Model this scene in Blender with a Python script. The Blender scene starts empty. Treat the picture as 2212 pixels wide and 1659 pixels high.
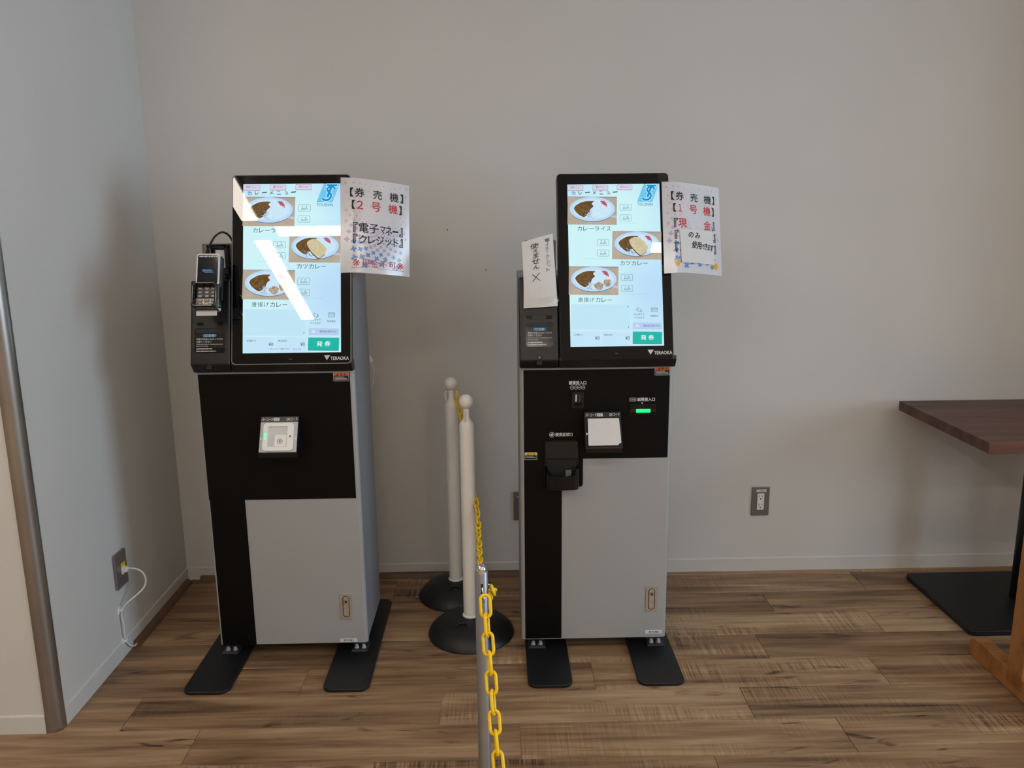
import bpy, bmesh, math, random
from mathutils import Vector, Matrix
random.seed(7)
SC = bpy.context.scene
COL = SC.collection

# ------------------------------------------------------------------ camera
def set_camera():
    p, yw, rl = 0.20705, 0.0161, 0.0104
    fw = Vector((math.sin(yw)*math.cos(p), math.cos(yw)*math.cos(p), -math.sin(p)))
    rt = Vector((math.cos(yw), -math.sin(yw), 0)); dn = fw.cross(rt)
    r2 = math.cos(rl)*rt + math.sin(rl)*dn
    d2 = -math.sin(rl)*rt + math.cos(rl)*dn
    cam = bpy.data.cameras.new('camera'); cam.sensor_width = 36; cam.sensor_fit = 'HORIZONTAL'
    cam.lens = 1759.3/2212*36; cam.clip_start = .02
    o = bpy.data.objects.new('camera', cam); COL.objects.link(o)
    m = Matrix((r2, -d2, -fw)).transposed().to_4x4(); m.translation = (0, 0, 1.44)
    o.matrix_world = m; SC.camera = o
set_camera()

# ------------------------------------------------------------------ world, light, exposure
LED_POWER = 21.0          # radiance of the ceiling LED strips
DAY_POWER = 85.0          # daylight through the side windows
w = bpy.data.worlds.new('sky'); SC.world = w; w.use_nodes = True
bg = w.node_tree.nodes['Background']; bg.inputs[0].default_value = (.62, .78, 1, 1); bg.inputs[1].default_value = 1.2
SC.view_settings.view_transform = 'Standard'; SC.view_settings.look = 'None'
SC.view_settings.gamma = 1; SC.view_settings.exposure = 0.0; SC.view_settings.use_curve_mapping = False
SC.cycles.max_bounces = 6; SC.cycles.diffuse_bounces = 3; SC.cycles.glossy_bounces = 3; SC.cycles.transmission_bounces = 3
SC.cycles.transparent_max_bounces = 6; SC.cycles.caustics_reflective = False; SC.cycles.caustics_refractive = False
SC.cycles.use_adaptive_sampling = True; SC.cycles.adaptive_threshold = .04; SC.cycles.use_denoising = True
def area_light(name, loc, rot, sx, sy, power, col):
    l = bpy.data.lights.new(name, 'AREA'); l.shape = 'RECTANGLE'; l.size = sx; l.size_y = sy; l.energy = power; l.color = col
    o = bpy.data.objects.new(name, l); COL.objects.link(o); o.location = loc; o.rotation_euler = rot
    return o
# daylight standing in the two window openings of the right-hand wall (x = 4.2)
for yy in (.55,):
    area_light('window_daylight', (4.32, yy, 1.55), (0, math.pi/2, 0), 1.5, 1.9, DAY_POWER, (.58, .79, 1))

# ------------------------------------------------------------------ materials
def lin(c):
    f = lambda v: v/12.92 if v <= .04045 else ((v+.055)/1.055)**2.4
    return tuple(f(x/255) for x in c) + (1,)
MATS = {}
def mat(name, col, rough=.5, metal=0, spec=.5, var=.06, vscale=30, bump=0, bscale=200, em=0, emcol=None, coat=0):
    """principled material with a little procedural variation in colour; col is sRGB 0-255"""
    if name in MATS: return MATS[name]
    m = bpy.data.materials.new(name); m.use_nodes = True; MATS[name] = m
    nt = m.node_tree; b = nt.nodes['Principled BSDF']
    b.inputs['Roughness'].default_value = rough; b.inputs['Metallic'].default_value = metal
    b.inputs['Specular IOR Level'].default_value = spec
    if coat: b.inputs['Coat Weight'].default_value = coat; b.inputs['Coat Roughness'].default_value = .03
    c = lin(col)
    tc = nt.nodes.new('ShaderNodeTexCoord'); nz = nt.nodes.new('ShaderNodeTexNoise')
    nz.inputs['Scale'].default_value = vscale; nz.inputs['Detail'].default_value = 1
    nt.links.new(tc.outputs['Object'], nz.inputs['Vector'])
    rp = nt.nodes.new('ShaderNodeValToRGB')
    rp.color_ramp.elements[0].position = .3; rp.color_ramp.elements[1].position = .7
    rp.color_ramp.elements[0].color = tuple(x*(1-var) for x in c[:3])+(1,)
    rp.color_ramp.elements[1].color = tuple(min(1, x*(1+var)) for x in c[:3])+(1,)
    nt.links.new(nz.outputs['Fac'], rp.inputs['Fac'])
    nt.links.new(rp.outputs['Color'], b.inputs['Base Color'])
    if em:
        if emcol is None: nt.links.new(rp.outputs['Color'], b.inputs['Emission Color'])
        else: b.inputs['Emission Color'].default_value = lin(emcol)
        b.inputs['Emission Strength'].default_value = em
    if bump:
        bz = nt.nodes.new('ShaderNodeTexNoise'); bz.inputs['Scale'].default_value = bscale; bz.inputs['Detail'].default_value = 4
        nt.links.new(tc.outputs['Object'], bz.inputs['Vector'])
        bp = nt.nodes.new('ShaderNodeBump'); bp.inputs['Strength'].default_value = bump; bp.inputs['Distance'].default_value = .002
        nt.links.new(bz.outputs['Fac'], bp.inputs['Height']); nt.links.new(bp.outputs['Normal'], b.inputs['Normal'])
    return m
def ui(name, col, var=.0, vscale=60, k=1.0):
    """lit pixels of the touch screen behind a glossy cover: black base, emission in the shown colour"""
    if 'ui_'+name in MATS: return MATS['ui_'+name]
    m = mat('ui_'+name, (4, 4, 4), rough=.006, var=0)
    nt = m.node_tree; b = nt.nodes['Principled BSDF']
    c = lin(col)
    if var:
        tc = nt.nodes.new('ShaderNodeTexCoord'); nz = nt.nodes.new('ShaderNodeTexNoise'); nz.inputs['Scale'].default_value = vscale
        nz.inputs['Detail'].default_value = 4
        nt.links.new(tc.outputs['Object'], nz.inputs['Vector'])
        rp = nt.nodes.new('ShaderNodeValToRGB'); rp.color_ramp.elements[0].position = .35; rp.color_ramp.elements[1].position = .68
        rp.color_ramp.elements[0].color = tuple(x*(1-var) for x in c[:3])+(1,)
        rp.color_ramp.elements[1].color = tuple(min(1, x*(1+var)) for x in c[:3])+(1,)
        nt.links.new(nz.outputs['Fac'], rp.inputs['Fac']); nt.links.new(rp.outputs['Color'], b.inputs['Emission Color'])
    else: b.inputs['Emission Color'].default_value = c
    b.inputs['Emission Strength'].default_value = .93*k
    return m

WALL = mat('wall_paper', (222, 219, 214), rough=.75, var=.012, vscale=3, spec=.25)
BASEB = mat('vinyl_baseboard', (220, 217, 212), rough=.5, var=.01, spec=.3)
CEIL = mat('ceiling_board', (232, 231, 228), rough=.9, var=.02)
SILVER = mat('silver_paint', (172, 172, 171), rough=.45, metal=.15, var=.015, vscale=400)
BODYG = mat('grey_side_panel', (140, 143, 147), rough=.45, metal=.15, var=.015, vscale=400)
BLACKP = mat('black_sheet', (6, 5, 5), rough=.5, var=.05, spec=.18)
BLACKM = mat('black_moulding', (19, 19, 22), rough=.36, var=.06)
GLOSSB = mat('black_glass', (4, 4, 6), rough=.006, var=0)
GLOSSK = mat('black_gloss_plastic', (10, 10, 11), rough=.12, var=.05)
DARKG = mat('dark_grey_plastic', (58, 58, 62), rough=.4)
MIDG = mat('mid_grey_plastic', (125, 126, 129), rough=.4)
LIGHTG = mat('light_grey_plastic', (205, 206, 209), rough=.35)
WHITEP = mat('white_plastic', (246, 244, 240), rough=.4, var=.015)
WHITEK = mat('white_print', (225, 225, 225), rough=.5, var=0)
BLACKK = mat('black_print', (14, 14, 15), rough=.6, var=0)
REDK = mat('red_print', (205, 32, 38), rough=.5, var=0)
PAPER = mat('paper', (226, 222, 219), rough=.75, var=.015)
LAMIN = mat('laminated_paper', (220, 217, 221), rough=.16, var=.02, spec=.6, bump=.12, bscale=25)
CHROME = mat('chrome', (214, 214, 216), rough=.08, metal=1, var=.03)
STEEL = mat('satin_steel', (158, 160, 165), rough=.36, metal=.85, var=.04)
NICKEL = mat('brushed_nickel', (200, 190, 178), rough=.3, metal=.55, var=.08, vscale=90)
BRONZE = mat('corner_guard_metal', (160, 152, 144), rough=.3, metal=.8, var=.05, vscale=8)
RUBBER = mat('black_rubber', (22, 22, 24), rough=.5, var=.08)
PLATEB = mat('black_powder_coat', (17, 18, 20), rough=.5, var=.12, vscale=60)
YELLOW = mat('yellow_plastic', (246, 203, 14), rough=.35, var=.03)
GREYPLATE = mat('grey_metal_plate', (132, 127, 124), rough=.38, metal=.5, var=.03)
CABLE = mat('white_cable_pvc', (222, 221, 217), rough=.45)
BLACKC = mat('black_cable_pvc', (12, 12, 13), rough=.45)
ORANGE = mat('orange_print', (236, 100, 52), rough=.5, var=0)
YELLOWK = mat('yellow_print', (240, 205, 40), rough=.5, var=0)
BLUEK = mat('blue_print', (38, 140, 190), rough=.45, var=0)
GREENL = mat('green_led', (30, 240, 130), rough=.2, var=.25, vscale=250, em=.85)
GREENP = mat('green_led_soft', (90, 245, 170), rough=.3, var=0, em=.75)
MOULD = mat('brown_cable_cover', (104, 76, 54), rough=.5, var=.12, vscale=12)

def clear_mat():
    m = bpy.data.materials.new('clear_plastic'); m.use_nodes = True; nt = m.node_tree
    nt.nodes.remove(nt.nodes['Principled BSDF'])
    out = nt.nodes['Material Output']
    tr = nt.nodes.new('ShaderNodeBsdfTransparent'); tr.inputs[0].default_value = (.992, .994, .996, 1)
    gl = nt.nodes.new('ShaderNodeBsdfGlossy'); gl.inputs['Roughness'].default_value = .07
    fr = nt.nodes.new('ShaderNodeFresnel'); fr.inputs[0].default_value = 1.5
    mx = nt.nodes.new('ShaderNodeMixShader')
    ge = nt.nodes.new('ShaderNodeNewGeometry'); sb = nt.nodes.new('ShaderNodeMath'); sb.operation = 'SUBTRACT'; sb.use_clamp = True   # the inner face of the film adds no second gloss
    nt.links.new(fr.outputs[0], sb.inputs[0]); nt.links.new(ge.outputs['Backfacing'], sb.inputs[1])
    nt.links.new(sb.outputs[0], mx.inputs[0]); nt.links.new(tr.outputs[0], mx.inputs[1]); nt.links.new(gl.outputs[0], mx.inputs[2])
    nt.links.new(mx.outputs[0], out.inputs['Surface'])
    return m
CLEAR = clear_mat()

def wood_mat(name, dark, mid, light, sx=1.0, cross=0.0, rough=.42, plank=True):
    """wood grain along X; each object takes its own stretch of grain and its own tone"""
    m = bpy.data.materials.new(name); m.use_nodes = True; nt = m.node_tree; N = nt.nodes; L = nt.links
    b = N['Principled BSDF']; b.inputs['Roughness'].default_value = rough; b.inputs['Specular IOR Level'].default_value = .35
    tc = N.new('ShaderNodeTexCoord'); oi = N.new('ShaderNodeObjectInfo')
    off = N.new('ShaderNodeVectorMath'); off.operation = 'MULTIPLY'; off.inputs[1].default_value = (37, 23, 11)
    cmb = N.new('ShaderNodeCombineXYZ')
    for i in range(3): L.new(oi.outputs['Random'], cmb.inputs[i])
    L.new(cmb.outputs[0], off.inputs[0])
    add = N.new('ShaderNodeVectorMath'); L.new(tc.outputs['Object'], add.inputs[0]); L.new(off.outputs[0], add.inputs[1])
    def noise(scale, detail, dist=0, rough_=.5):
        mp = N.new('ShaderNodeMapping'); mp.inputs['Scale'].default_value = scale; L.new(add.outputs[0], mp.inputs[0])
        n = N.new('ShaderNodeTexNoise'); n.inputs['Scale'].default_value = 1; n.inputs['Detail'].default_value = detail
        n.inputs['Distortion'].default_value = dist; n.inputs['Roughness'].default_value = rough_
        L.new(mp.outputs[0], n.inputs[0]); return n.outputs['Fac']
    def math_(op, a, b_, clamp=False):
        n = N.new('ShaderNodeMath'); n.operation = op; n.use_clamp = clamp
        for i, v in enumerate((a, b_)):
            if isinstance(v, (int, float)): n.inputs[i].default_value = v
            else: L.new(v, n.inputs[i])
        return n.outputs[0]
    def rng(v, a, b_, c=0, d=1):
        n = N.new('ShaderNodeMapRange'); n.inputs[1].default_value = a; n.inputs[2].default_value = b_
        n.inputs[3].default_value = c; n.inputs[4].default_value = d; L.new(v, n.inputs[0]); return n.outputs[0]
    broad = noise((1.7*sx, 15*sx, 8), 2, .6)
    streak = noise((2.4*sx, 60*sx, 20), 4, .4, .55)
    fine = noise((12*sx, 420*sx, 60), 2, .2, .6)
    t = math_('ADD', math_('MULTIPLY', rng(broad, .25, .75), .50), math_('MULTIPLY', rng(streak, .25, .75), .30))
    t = math_('ADD', t, math_('MULTIPLY', rng(fine, .25, .75), .14))
    if plank: t = math_('ADD', t, rng(oi.outputs['Random'], 0, 1, -.10, .14))
    # knots / dark drawn-out smudges
    kn = noise((4*sx, 20*sx, 10), 2, 1.3)
    t = math_('SUBTRACT', t, math_('MULTIPLY', rng(kn, .64, .8), .5))
    if cross:
        fr = N.new('ShaderNodeMath'); fr.operation = 'FRACT'; L.new(math_('MULTIPLY', oi.outputs['Random'], 7.3), fr.inputs[0])
        some = rng(fr.outputs[0], .35, .8)             # only some boards carry saw marks
        saw = noise((170, 5.5, 10), 2, .1)
        msk = noise((3.4, 8.0, 5), 2, .3)
        amt = math_('MULTIPLY', math_('MULTIPLY', rng(saw, .36, .64, -1, 1), rng(msk, .45, .65)), some)
        t = math_('ADD', t, math_('MULTIPLY', amt, cross))
    rp = N.new('ShaderNodeValToRGB'); e = rp.color_ramp.elements
    e[0].position = .12; e[0].color = lin(dark); e[1].position = .95; e[1].color = lin(light)
    k = e.new(.5); k.color = lin(mid)
    L.new(t, rp.inputs[0]); L.new(rp.outputs[0], b.inputs['Base Color'])
    return m
FLOORW = wood_mat('floor_plank_wood', (80, 56, 40), (157, 123, 91), (208, 178, 141), cross=.22)
SEAM = mat('floor_seam', (206, 176, 140), rough=.6, var=.1)
TABLEW = wood_mat('walnut_laminate', (58, 34, 26), (98, 62, 50), (122, 82, 66), sx=.8, plank=False)
PINEW = wood_mat('varnished_pine', (134, 84, 44), (180, 122, 70), (198, 144, 92), sx=.7, plank=False, rough=.35)

# ------------------------------------------------------------------ mesh helpers
ORG = {}
def frame(o, u, v):
    u, v = Vector(u).normalized(), Vector(v).normalized(); n = u.cross(v)
    m = Matrix((u, v, n)).transposed().to_4x4(); m.translation = o; return m
def rrect(x0, y0, x1, y1, r, n=5):
    pts = []
    for cx, cy, a in ((x1-r, y0+r, -90), (x1-r, y1-r, 0), (x0+r, y1-r, 90), (x0+r, y0+r, 180)):
        for i in range(n+1):
            t = math.radians(a+90*i/n); pts.append((cx+r*math.cos(t), cy+r*math.sin(t)))
    return pts
def ell(cx, cy, rx, ry, n=28):
    return [(cx+rx*math.cos(2*math.pi*i/n), cy+ry*math.sin(2*math.pi*i/n)) for i in range(n)]
class MB:
    def __init__(s, M=None): s.bm = bmesh.new(); s.M = M or Matrix(); s.mi = 0; s.sm = False
    def v(s, p): return s.bm.verts.new(s.M @ Vector(p))
    def f(s, vs):
        try:
            f = s.bm.faces.new(vs); f.material_index = s.mi; f.smooth = s.sm; return f
        except ValueError: pass
    def box(s, a, b):
        x0, y0, z0 = (min(p, q) for p, q in zip(a, b)); x1, y1, z1 = (max(p, q) for p, q in zip(a, b))
        v = [s.v(p) for p in ((x0,y0,z0),(x1,y0,z0),(x1,y1,z0),(x0,y1,z0),(x0,y0,z1),(x1,y0,z1),(x1,y1,z1),(x0,y1,z1))]
        for q in ((3,2,1,0),(4,5,6,7),(0,1,5,4),(1,2,6,5),(2,3,7,6),(3,0,4,7)): s.f([v[i] for i in q])
        return s
    def prism(s, poly, c0, c1):
        a = [s.v((x, y, c0)) for x, y in poly]; b = [s.v((x, y, c1)) for x, y in poly]; n = len(poly)
        s.f(a[::-1]); s.f(b)
        for i in range(n): s.f([a[i], a[(i+1) % n], b[(i+1) % n], b[i]])
        return s
    def ring(s, outer, inner, c0, c1):
        n = len(outer)
        A = [s.v((x, y, c1)) for x, y in outer]; B = [s.v((x, y, c1)) for x, y in inner]
        C = [s.v((x, y, c0)) for x, y in outer]; D = [s.v((x, y, c0)) for x, y in inner]
        for i in range(n):
            j = (i+1) % n
            s.f([A[i], A[j], B[j], B[i]]); s.f([C[j], C[i], D[i], D[j]]); s.f([C[i], C[j], A[j], A[i]]); s.f([D[j], D[i], B[i], B[j]])
        return s
    def flat(s, poly, c=0): s.f([s.v((x, y, c)) for x, y in poly]); return s
    def cyl(s, p, q, r, r2=None, n=20):
        p, q = Vector(p), Vector(q); r2 = r if r2 is None else r2
        d = (q-p).normalized(); a = d.orthogonal().normalized(); b = d.cross(a)
        A = [s.v(p+r*(math.cos(2*math.pi*i/n)*a+math.sin(2*math.pi*i/n)*b)) for i in range(n)]
        B = [s.v(q+r2*(math.cos(2*math.pi*i/n)*a+math.sin(2*math.pi*i/n)*b)) for i in range(n)]
        s.f(A[::-1]); s.f(B); s.sm, k = True, s.sm
        for i in range(n): s.f([A[i], A[(i+1) % n], B[(i+1) % n], B[i]])
        s.sm = k; return s
    def lathe(s, prof, c=(0, 0, 0), n=32):
        """prof: (r, z) from bottom to top, about the local Z axis through c"""
        rows = []
        for r, z in prof:
            if r < 1e-6: rows.append([s.v((c[0], c[1], c[2]+z))])
            else: rows.append([s.v((c[0]+r*math.cos(2*math.pi*i/n), c[1]+r*math.sin(2*math.pi*i/n), c[2]+z)) for i in range(n)])
        s.sm, k = True, s.sm
        for a, b in zip(rows, rows[1:]):
            for i in range(n):
                j = (i+1) % n
                if len(a) == 1 and len(b) > 1: s.f([a[0], b[j], b[i]][::-1])
                elif len(b) == 1 and len(a) > 1: s.f([a[i], a[j], b[0]])
                elif len(a) > 1: s.f([a[i], a[j], b[j], b[i]])
        if len(rows[0]) > 1: s.f(rows[0][::-1])
        if len(rows[-1]) > 1: s.f(rows[-1])
        s.sm = k; return s
    def tube(s, path, r, n=8, closed=False):
        P = [Vector(p) for p in path]; m = len(P); rows = []; up = None
        for i in range(m):
            a = P[(i-1) % m] if (closed or i) else P[0]; b = P[(i+1) % m] if (closed or i < m-1) else P[-1]
            t = (b-a).normalized()
            up = t.orthogonal().normalized() if up is None else (up-t*up.dot(t)).normalized()
            w_ = t.cross(up)
            rows.append([s.v(P[i]+r*(math.cos(2*math.pi*k/n)*up+math.sin(2*math.pi*k/n)*w_)) for k in range(n)])
        s.sm, kk = True, s.sm
        R = range(m) if closed else range(m-1)
        for i in R:
            a, b = rows[i], rows[(i+1) % m]
            for k in range(n): s.f([a[k], a[(k+1) % n], b[(k+1) % n], b[k]])
        if not closed: s.f(rows[0][::-1]); s.f(rows[-1])
        s.sm = kk; return s
    def sheet(s, S, nu, nv, t):
        """a bent sheet of thickness t: S(u, v, lift) gives world points"""
        for side in (0, 1):
            g = [[s.v(S(i/nu, j/nv, -t if side else 0)) for i in range(nu+1)] for j in range(nv+1)]
            for j in range(nv):
                for i in range(nu):
                    q = [g[j][i], g[j][i+1], g[j+1][i+1], g[j+1][i]]
                    s.f(q if side else q[::-1])
            if side == 0: G = g
        H = g; s_ = s
        for i in range(nu): s_.f([G[0][i], G[0][i+1], H[0][i+1], H[0][i]]); s_.f([G[nv][i+1], G[nv][i], H[nv][i], H[nv][i+1]])
        for j in range(nv): s_.f([G[j+1][0], G[j][0], H[j][0], H[j+1][0]]); s_.f([G[j][nu], G[j+1][nu], H[j+1][nu], H[j][nu]])
        return s
    def bevel(s, w_, seg=2, ang=30):
        bmesh.ops.remove_doubles(s.bm, verts=s.bm.verts, dist=1e-6)
        es = [e for e in s.bm.edges if len(e.link_faces) == 2 and e.calc_face_angle(0) > math.radians(ang)]
        bmesh.ops.bevel(s.bm, geom=es, offset=w_, segments=seg, profile=.5, affect='EDGES', clamp_overlap=True); return s
    def build(s, name, m, parent=None, label=None, smooth=False):
        org = ORG.get(parent, Vector())
        me = bpy.data.meshes.new(name)
        for v in s.bm.verts: v.co -= org
        bmesh.ops.recalc_face_normals(s.bm, faces=[f for f in s.bm.faces])
        if smooth:
            for f in s.bm.faces: f.smooth = True
        s.bm.to_mesh(me); s.bm.free()
        for x in (m if isinstance(m, (list, tuple)) else [m]): me.materials.append(x)
        if smooth: me.set_sharp_from_angle(angle=math.radians(35))
        o = bpy.data.objects.new(name, me); COL.objects.link(o)
        if parent: o.parent = parent; ORG[o] = org
        else: ORG[o] = Vector()
        if label: o['label'] = label
        return o
def tag(o, label, cat, group=None):
    o['label'] = label; o['category'] = cat
    if group: o['group'] = group
    return o
def thing(name, label, cat, loc, group=None):
    o = bpy.data.objects.new(name, None); o.empty_display_size = .05; COL.objects.link(o); o.location = loc; ORG[o] = Vector(loc)
    return tag(o, label, cat, group)
def struct(o): o['kind'] = 'structure'; return o

def smooth_path(P, n=6):
    P = [Vector(p) for p in P]; out = []
    for i in range(len(P)-1):
        p0, p1, p2, p3 = P[max(0, i-1)], P[i], P[i+1], P[min(len(P)-1, i+2)]
        for j in range(n):
            t = j/n; out.append(.5*((2*p1)+(-p0+p2)*t+(2*p0-5*p1+4*p2-p3)*t*t+(-p0+3*p1-3*p2+p3)*t**3))
    return out+[P[-1]]
# lettering: outlines of the built-in font, laid flat on a surface
TXC = {}
def glyphs(sv, bold):
    k = (sv, bold)
    if k not in TXC:
        c = bpy.data.curves.new('t', 'FONT'); c.body = sv; c.resolution_u = 2; c.size = 1; c.offset = bold
        o = bpy.data.objects.new('t', c); me = bpy.data.meshes.new_from_object(o)
        vs = [(v.co.x, v.co.y) for v in me.vertices]; fs = [tuple(p.vertices) for p in me.polygons]
        bpy.data.objects.remove(o); bpy.data.curves.remove(c); bpy.data.meshes.remove(me)
        TXC[k] = (vs, fs)
    return TXC[k]
class TB:
    """collects printed shapes (letters and flat polygons) on a surface S(x, y, lift)"""
    def __init__(s, S, lift=.0005): s.S = S; s.lift = lift; s.v = []; s.f = []; s.mi = []; s.m = 0; s.g = []; s.cur = 0; s.hold = False
    def nxt(s):
        if not s.hold: s.cur += 1
    def text(s, t, x0, y0, x1, y1, bold=.012, shear=0, rot=0):
        """fit the outline of t into the box (x0,y0)-(x1,y1), y0 the bottom"""
        vs, fs = glyphs(t, 0)
        if not vs: return s
        s.nxt()
        ax, bx = min(p[0] for p in vs), max(p[0] for p in vs); ay, by = min(p[1] for p in vs), max(p[1] for p in vs)
        kx = (x1-x0)/max(bx-ax, 1e-6); ky = (y1-y0)/max(by-ay, 1e-6); b = len(s.v); cx, cy = (x0+x1)/2, (y0+y1)/2
        for p in vs:
            x = x0+(p[0]-ax)*kx; y = y0+(p[1]-ay)*ky; x += shear*(y-cy)
            if rot:
                dx, dy = x-cx, y-cy; x = cx+dx*math.cos(rot)-dy*math.sin(rot); y = cy+dx*math.sin(rot)+dy*math.cos(rot)
            s.v.append(s.S(x, y, s.lift))
        for q in fs: s.f.append(tuple(i+b for i in q)); s.mi.append(s.m); s.g.append(s.cur)
        if bold > .01:                       # heavier strokes: the outline printed again, a hair to each side
            o0 = s.v[b:]; A_, B_, C_ = (Vector(s.S(cx, cy, s.lift)), Vector(s.S(cx+bold*ky*.55, cy, s.lift)), Vector(s.S(cx, cy+bold*ky*.4, s.lift)))
            up_ = Vector(s.S(cx, cy, s.lift+.00002))-A_
            for k_, e in enumerate((B_-A_+up_, A_-B_+up_*2, C_-A_+up_*3, A_-C_+up_*4)):
                b = len(s.v); s.v += [Vector(p)+e for p in o0]
                for q in fs: s.f.append(tuple(i+b for i in q)); s.mi.append(s.m); s.g.append(s.cur)
        return s
    def poly(s, pts, lift=None):
        b = len(s.v); L = s.lift if lift is None else lift
        for x, y in pts: s.v.append(s.S(x, y, L))
        s.nxt(); s.f.append(tuple(range(b, b+len(pts)))); s.mi.append(s.m); s.g.append(s.cur); return s
    def rect(s, x0, y0, x1, y1, lift=None): return s.poly([(x0, y0), (x1, y0), (x1, y1), (x0, y1)], lift)
    def outline(s, outer, inner):
        b = len(s.v); n = len(outer); s.nxt()
        for x, y in outer+inner: s.v.append(s.S(x, y, s.lift))
        for i in range(n):
            j = (i+1) % n; s.f.append((b+i, b+j, b+n+j, b+n+i)); s.mi.append(s.m); s.g.append(s.cur)
        return s
    def dashes(s, x0, y0, x1, y1, rnd):
        """print too small to read: a row of little blocks"""
        x = x0; s.nxt(); h0 = s.hold; s.hold = True
        while x < x1:
            w_ = (y1-y0)*rnd.uniform(.5, 1.3); e = min(x1, x+w_); h = (y1-y0)*rnd.uniform(.0, .2)
            s.rect(x, y0+h, e, y1-h); x = e+(y1-y0)*rnd.uniform(.15, .35)
        s.hold = h0; return s
    def build(s, name, m, parent, split=False, stuff=False):
        org = ORG.get(parent, Vector()); ms = m if isinstance(m, (list, tuple)) else [m]; out = None
        for g in (sorted(set(s.g)) if split else [None]):
            ids = [i for i, x in enumerate(s.g) if g is None or x == g]; mp = {}; vs = []; fs = []
            for i in ids:
                for j in s.f[i]:
                    if j not in mp: mp[j] = len(vs); vs.append(Vector(s.v[j])-org)
                fs.append(tuple(mp[j] for j in s.f[i]))
            used = sorted(set(s.mi[i] for i in ids))
            me = bpy.data.meshes.new(name); me.from_pydata(vs, [], fs)
            for x in used: me.materials.append(ms[x])
            for p, i in zip(me.polygons, ids): p.material_index = used.index(s.mi[i])
            me.update(); o = bpy.data.objects.new(name, me); COL.objects.link(o); o.parent = parent; ORG[o] = org
            if stuff: o['kind'] = 'stuff'
            out = o
        return out
def onplane(M): return lambda x, y, l: M @ Vector((x, y, l))

# ================================================================== the room
XL, YB, YP, ZC = -1.2685, 3.085, 2.096, 2.7       # left wall face, back wall face, pillar face, ceiling
X0R, X1R, Y0R = -4.0, 4.2, -4.6
fl = struct(MB().box((X0R, Y0R, -.12), (X1R, YB, -.003)).build('floor', SEAM))
ROWS = [1.41, .998, 1.331, .876, .286, .728, .046, .566, .12, .83, .33, .61, .05, .72, .4, .2, .65, .9, .1]
PW, PL, G = .1588, .9144, .0008
plank_me = {}
def plank(x0, x1, y0, y1):
    key = (round(x1-x0, 3), round(y1-y0, 3))
    if key not in plank_me:
        w_, d = (x1-x0)/2-G, (y1-y0)/2-G; b = MB(); e = .0009
        lo = [b.v((sx*w_, sy*d, -.003)) for sx, sy in ((-1,-1),(1,-1),(1,1),(-1,1))]
        mid = [b.v((sx*w_, sy*d, -e)) for sx, sy in ((-1,-1),(1,-1),(1,1),(-1,1))]
        top = [b.v((sx*(w_-e), sy*(d-e), 0)) for sx, sy in ((-1,-1),(1,-1),(1,1),(-1,1))]
        b.f(top)
        for A, B in ((lo, mid), (mid, top)):
            for i in range(4): b.f([A[i], A[(i+1) % 4], B[(i+1) % 4], B[i]])
        me = bpy.data.meshes.new('plank'); b.bm.to_mesh(me); b.bm.free(); me.materials.append(FLOORW); plank_me[key] = me
    o = bpy.data.objects.new('plank', plank_me[key]); COL.objects.link(o); o.parent = fl
    o.location = ((x0+x1)/2, (y0+y1)/2, 0)
for r in range(-1, len(ROWS)):
    y1 = 3.051-PW*r; y0 = y1-PW
    if r == -1: y0, y1, ph = 3.051, YB, .55
    else: ph = ROWS[r]
    xa = XL if y0 > YP-.02 else -2.6
    x = ph-PL*6
    while x < 3.3:
        a, b = max(x, xa), min(x+PL, 3.4)
        if b-a > .01: plank(a, b, y0, y1)
        x += PL

struct(MB().box((XL-.15, YB, -.1), (X1R+.15, YB+.15, ZC)).build('wall_back', WALL))
struct(MB().prism([(XL-.15, YP), (XL-.0345, YP), (XL, YP+.0345), (XL, YB), (XL-.15, YB)], -.1, ZC).build('wall_left', WALL))
struct(MB().box((X0R, YP, -.1), (XL-.15, YP+.15, ZC)).build('wall_pillar', WALL))
struct(MB().box((X0R-.15, Y0R, -.1), (X0R, YP+.15, ZC)).build('wall_west', WALL))
struct(MB().box((X0R-.15, Y0R-.15, -.1), (X1R+.15, Y0R, ZC)).build('wall_rear', WALL))
struct(MB().box((X0R-.15, Y0R-.15, ZC), (X1R+.15, YB+.15, ZC+.12)).build('ceiling', CEIL))
# right-hand wall with two window openings
wr = MB()
wr.box((X1R, Y0R, -.1), (X1R+.15, YB, .8)).box((X1R, Y0R, 2.3), (X1R+.15, YB, ZC))
for a, b in ((Y0R, -2.85), (-.95, -.4), (1.5, YB)): wr.box((X1R, a, .8), (X1R+.15, b, 2.3))
struct(wr.build('wall_right', WALL))
for i, (a, b) in enumerate(((-2.85, -.95), (-.4, 1.5))):
    wf = MB(frame((X1R+.06, 0, 0), (0, -1, 0), (0, 0, 1)))
    wf.ring([(-b, .8), (-a, .8), (-a, 2.3), (-b, 2.3)], [(-b+.05, .85), (-a-.05, .85), (-a-.05, 2.25), (-b+.05, 2.25)], -.03, .03)
    wf.box((-(a+b)/2-.02, .85, -.02), (-(a+b)/2+.02, 2.25, .02))
    struct(wf.build('window_%d' % (i+1), STEEL))
struct(MB().box((2.7, 2.0, -.1), (3.1, YB, ZC)).build('shade_column', WALL))  # unseen column, added to shade the right of the back wall
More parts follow.
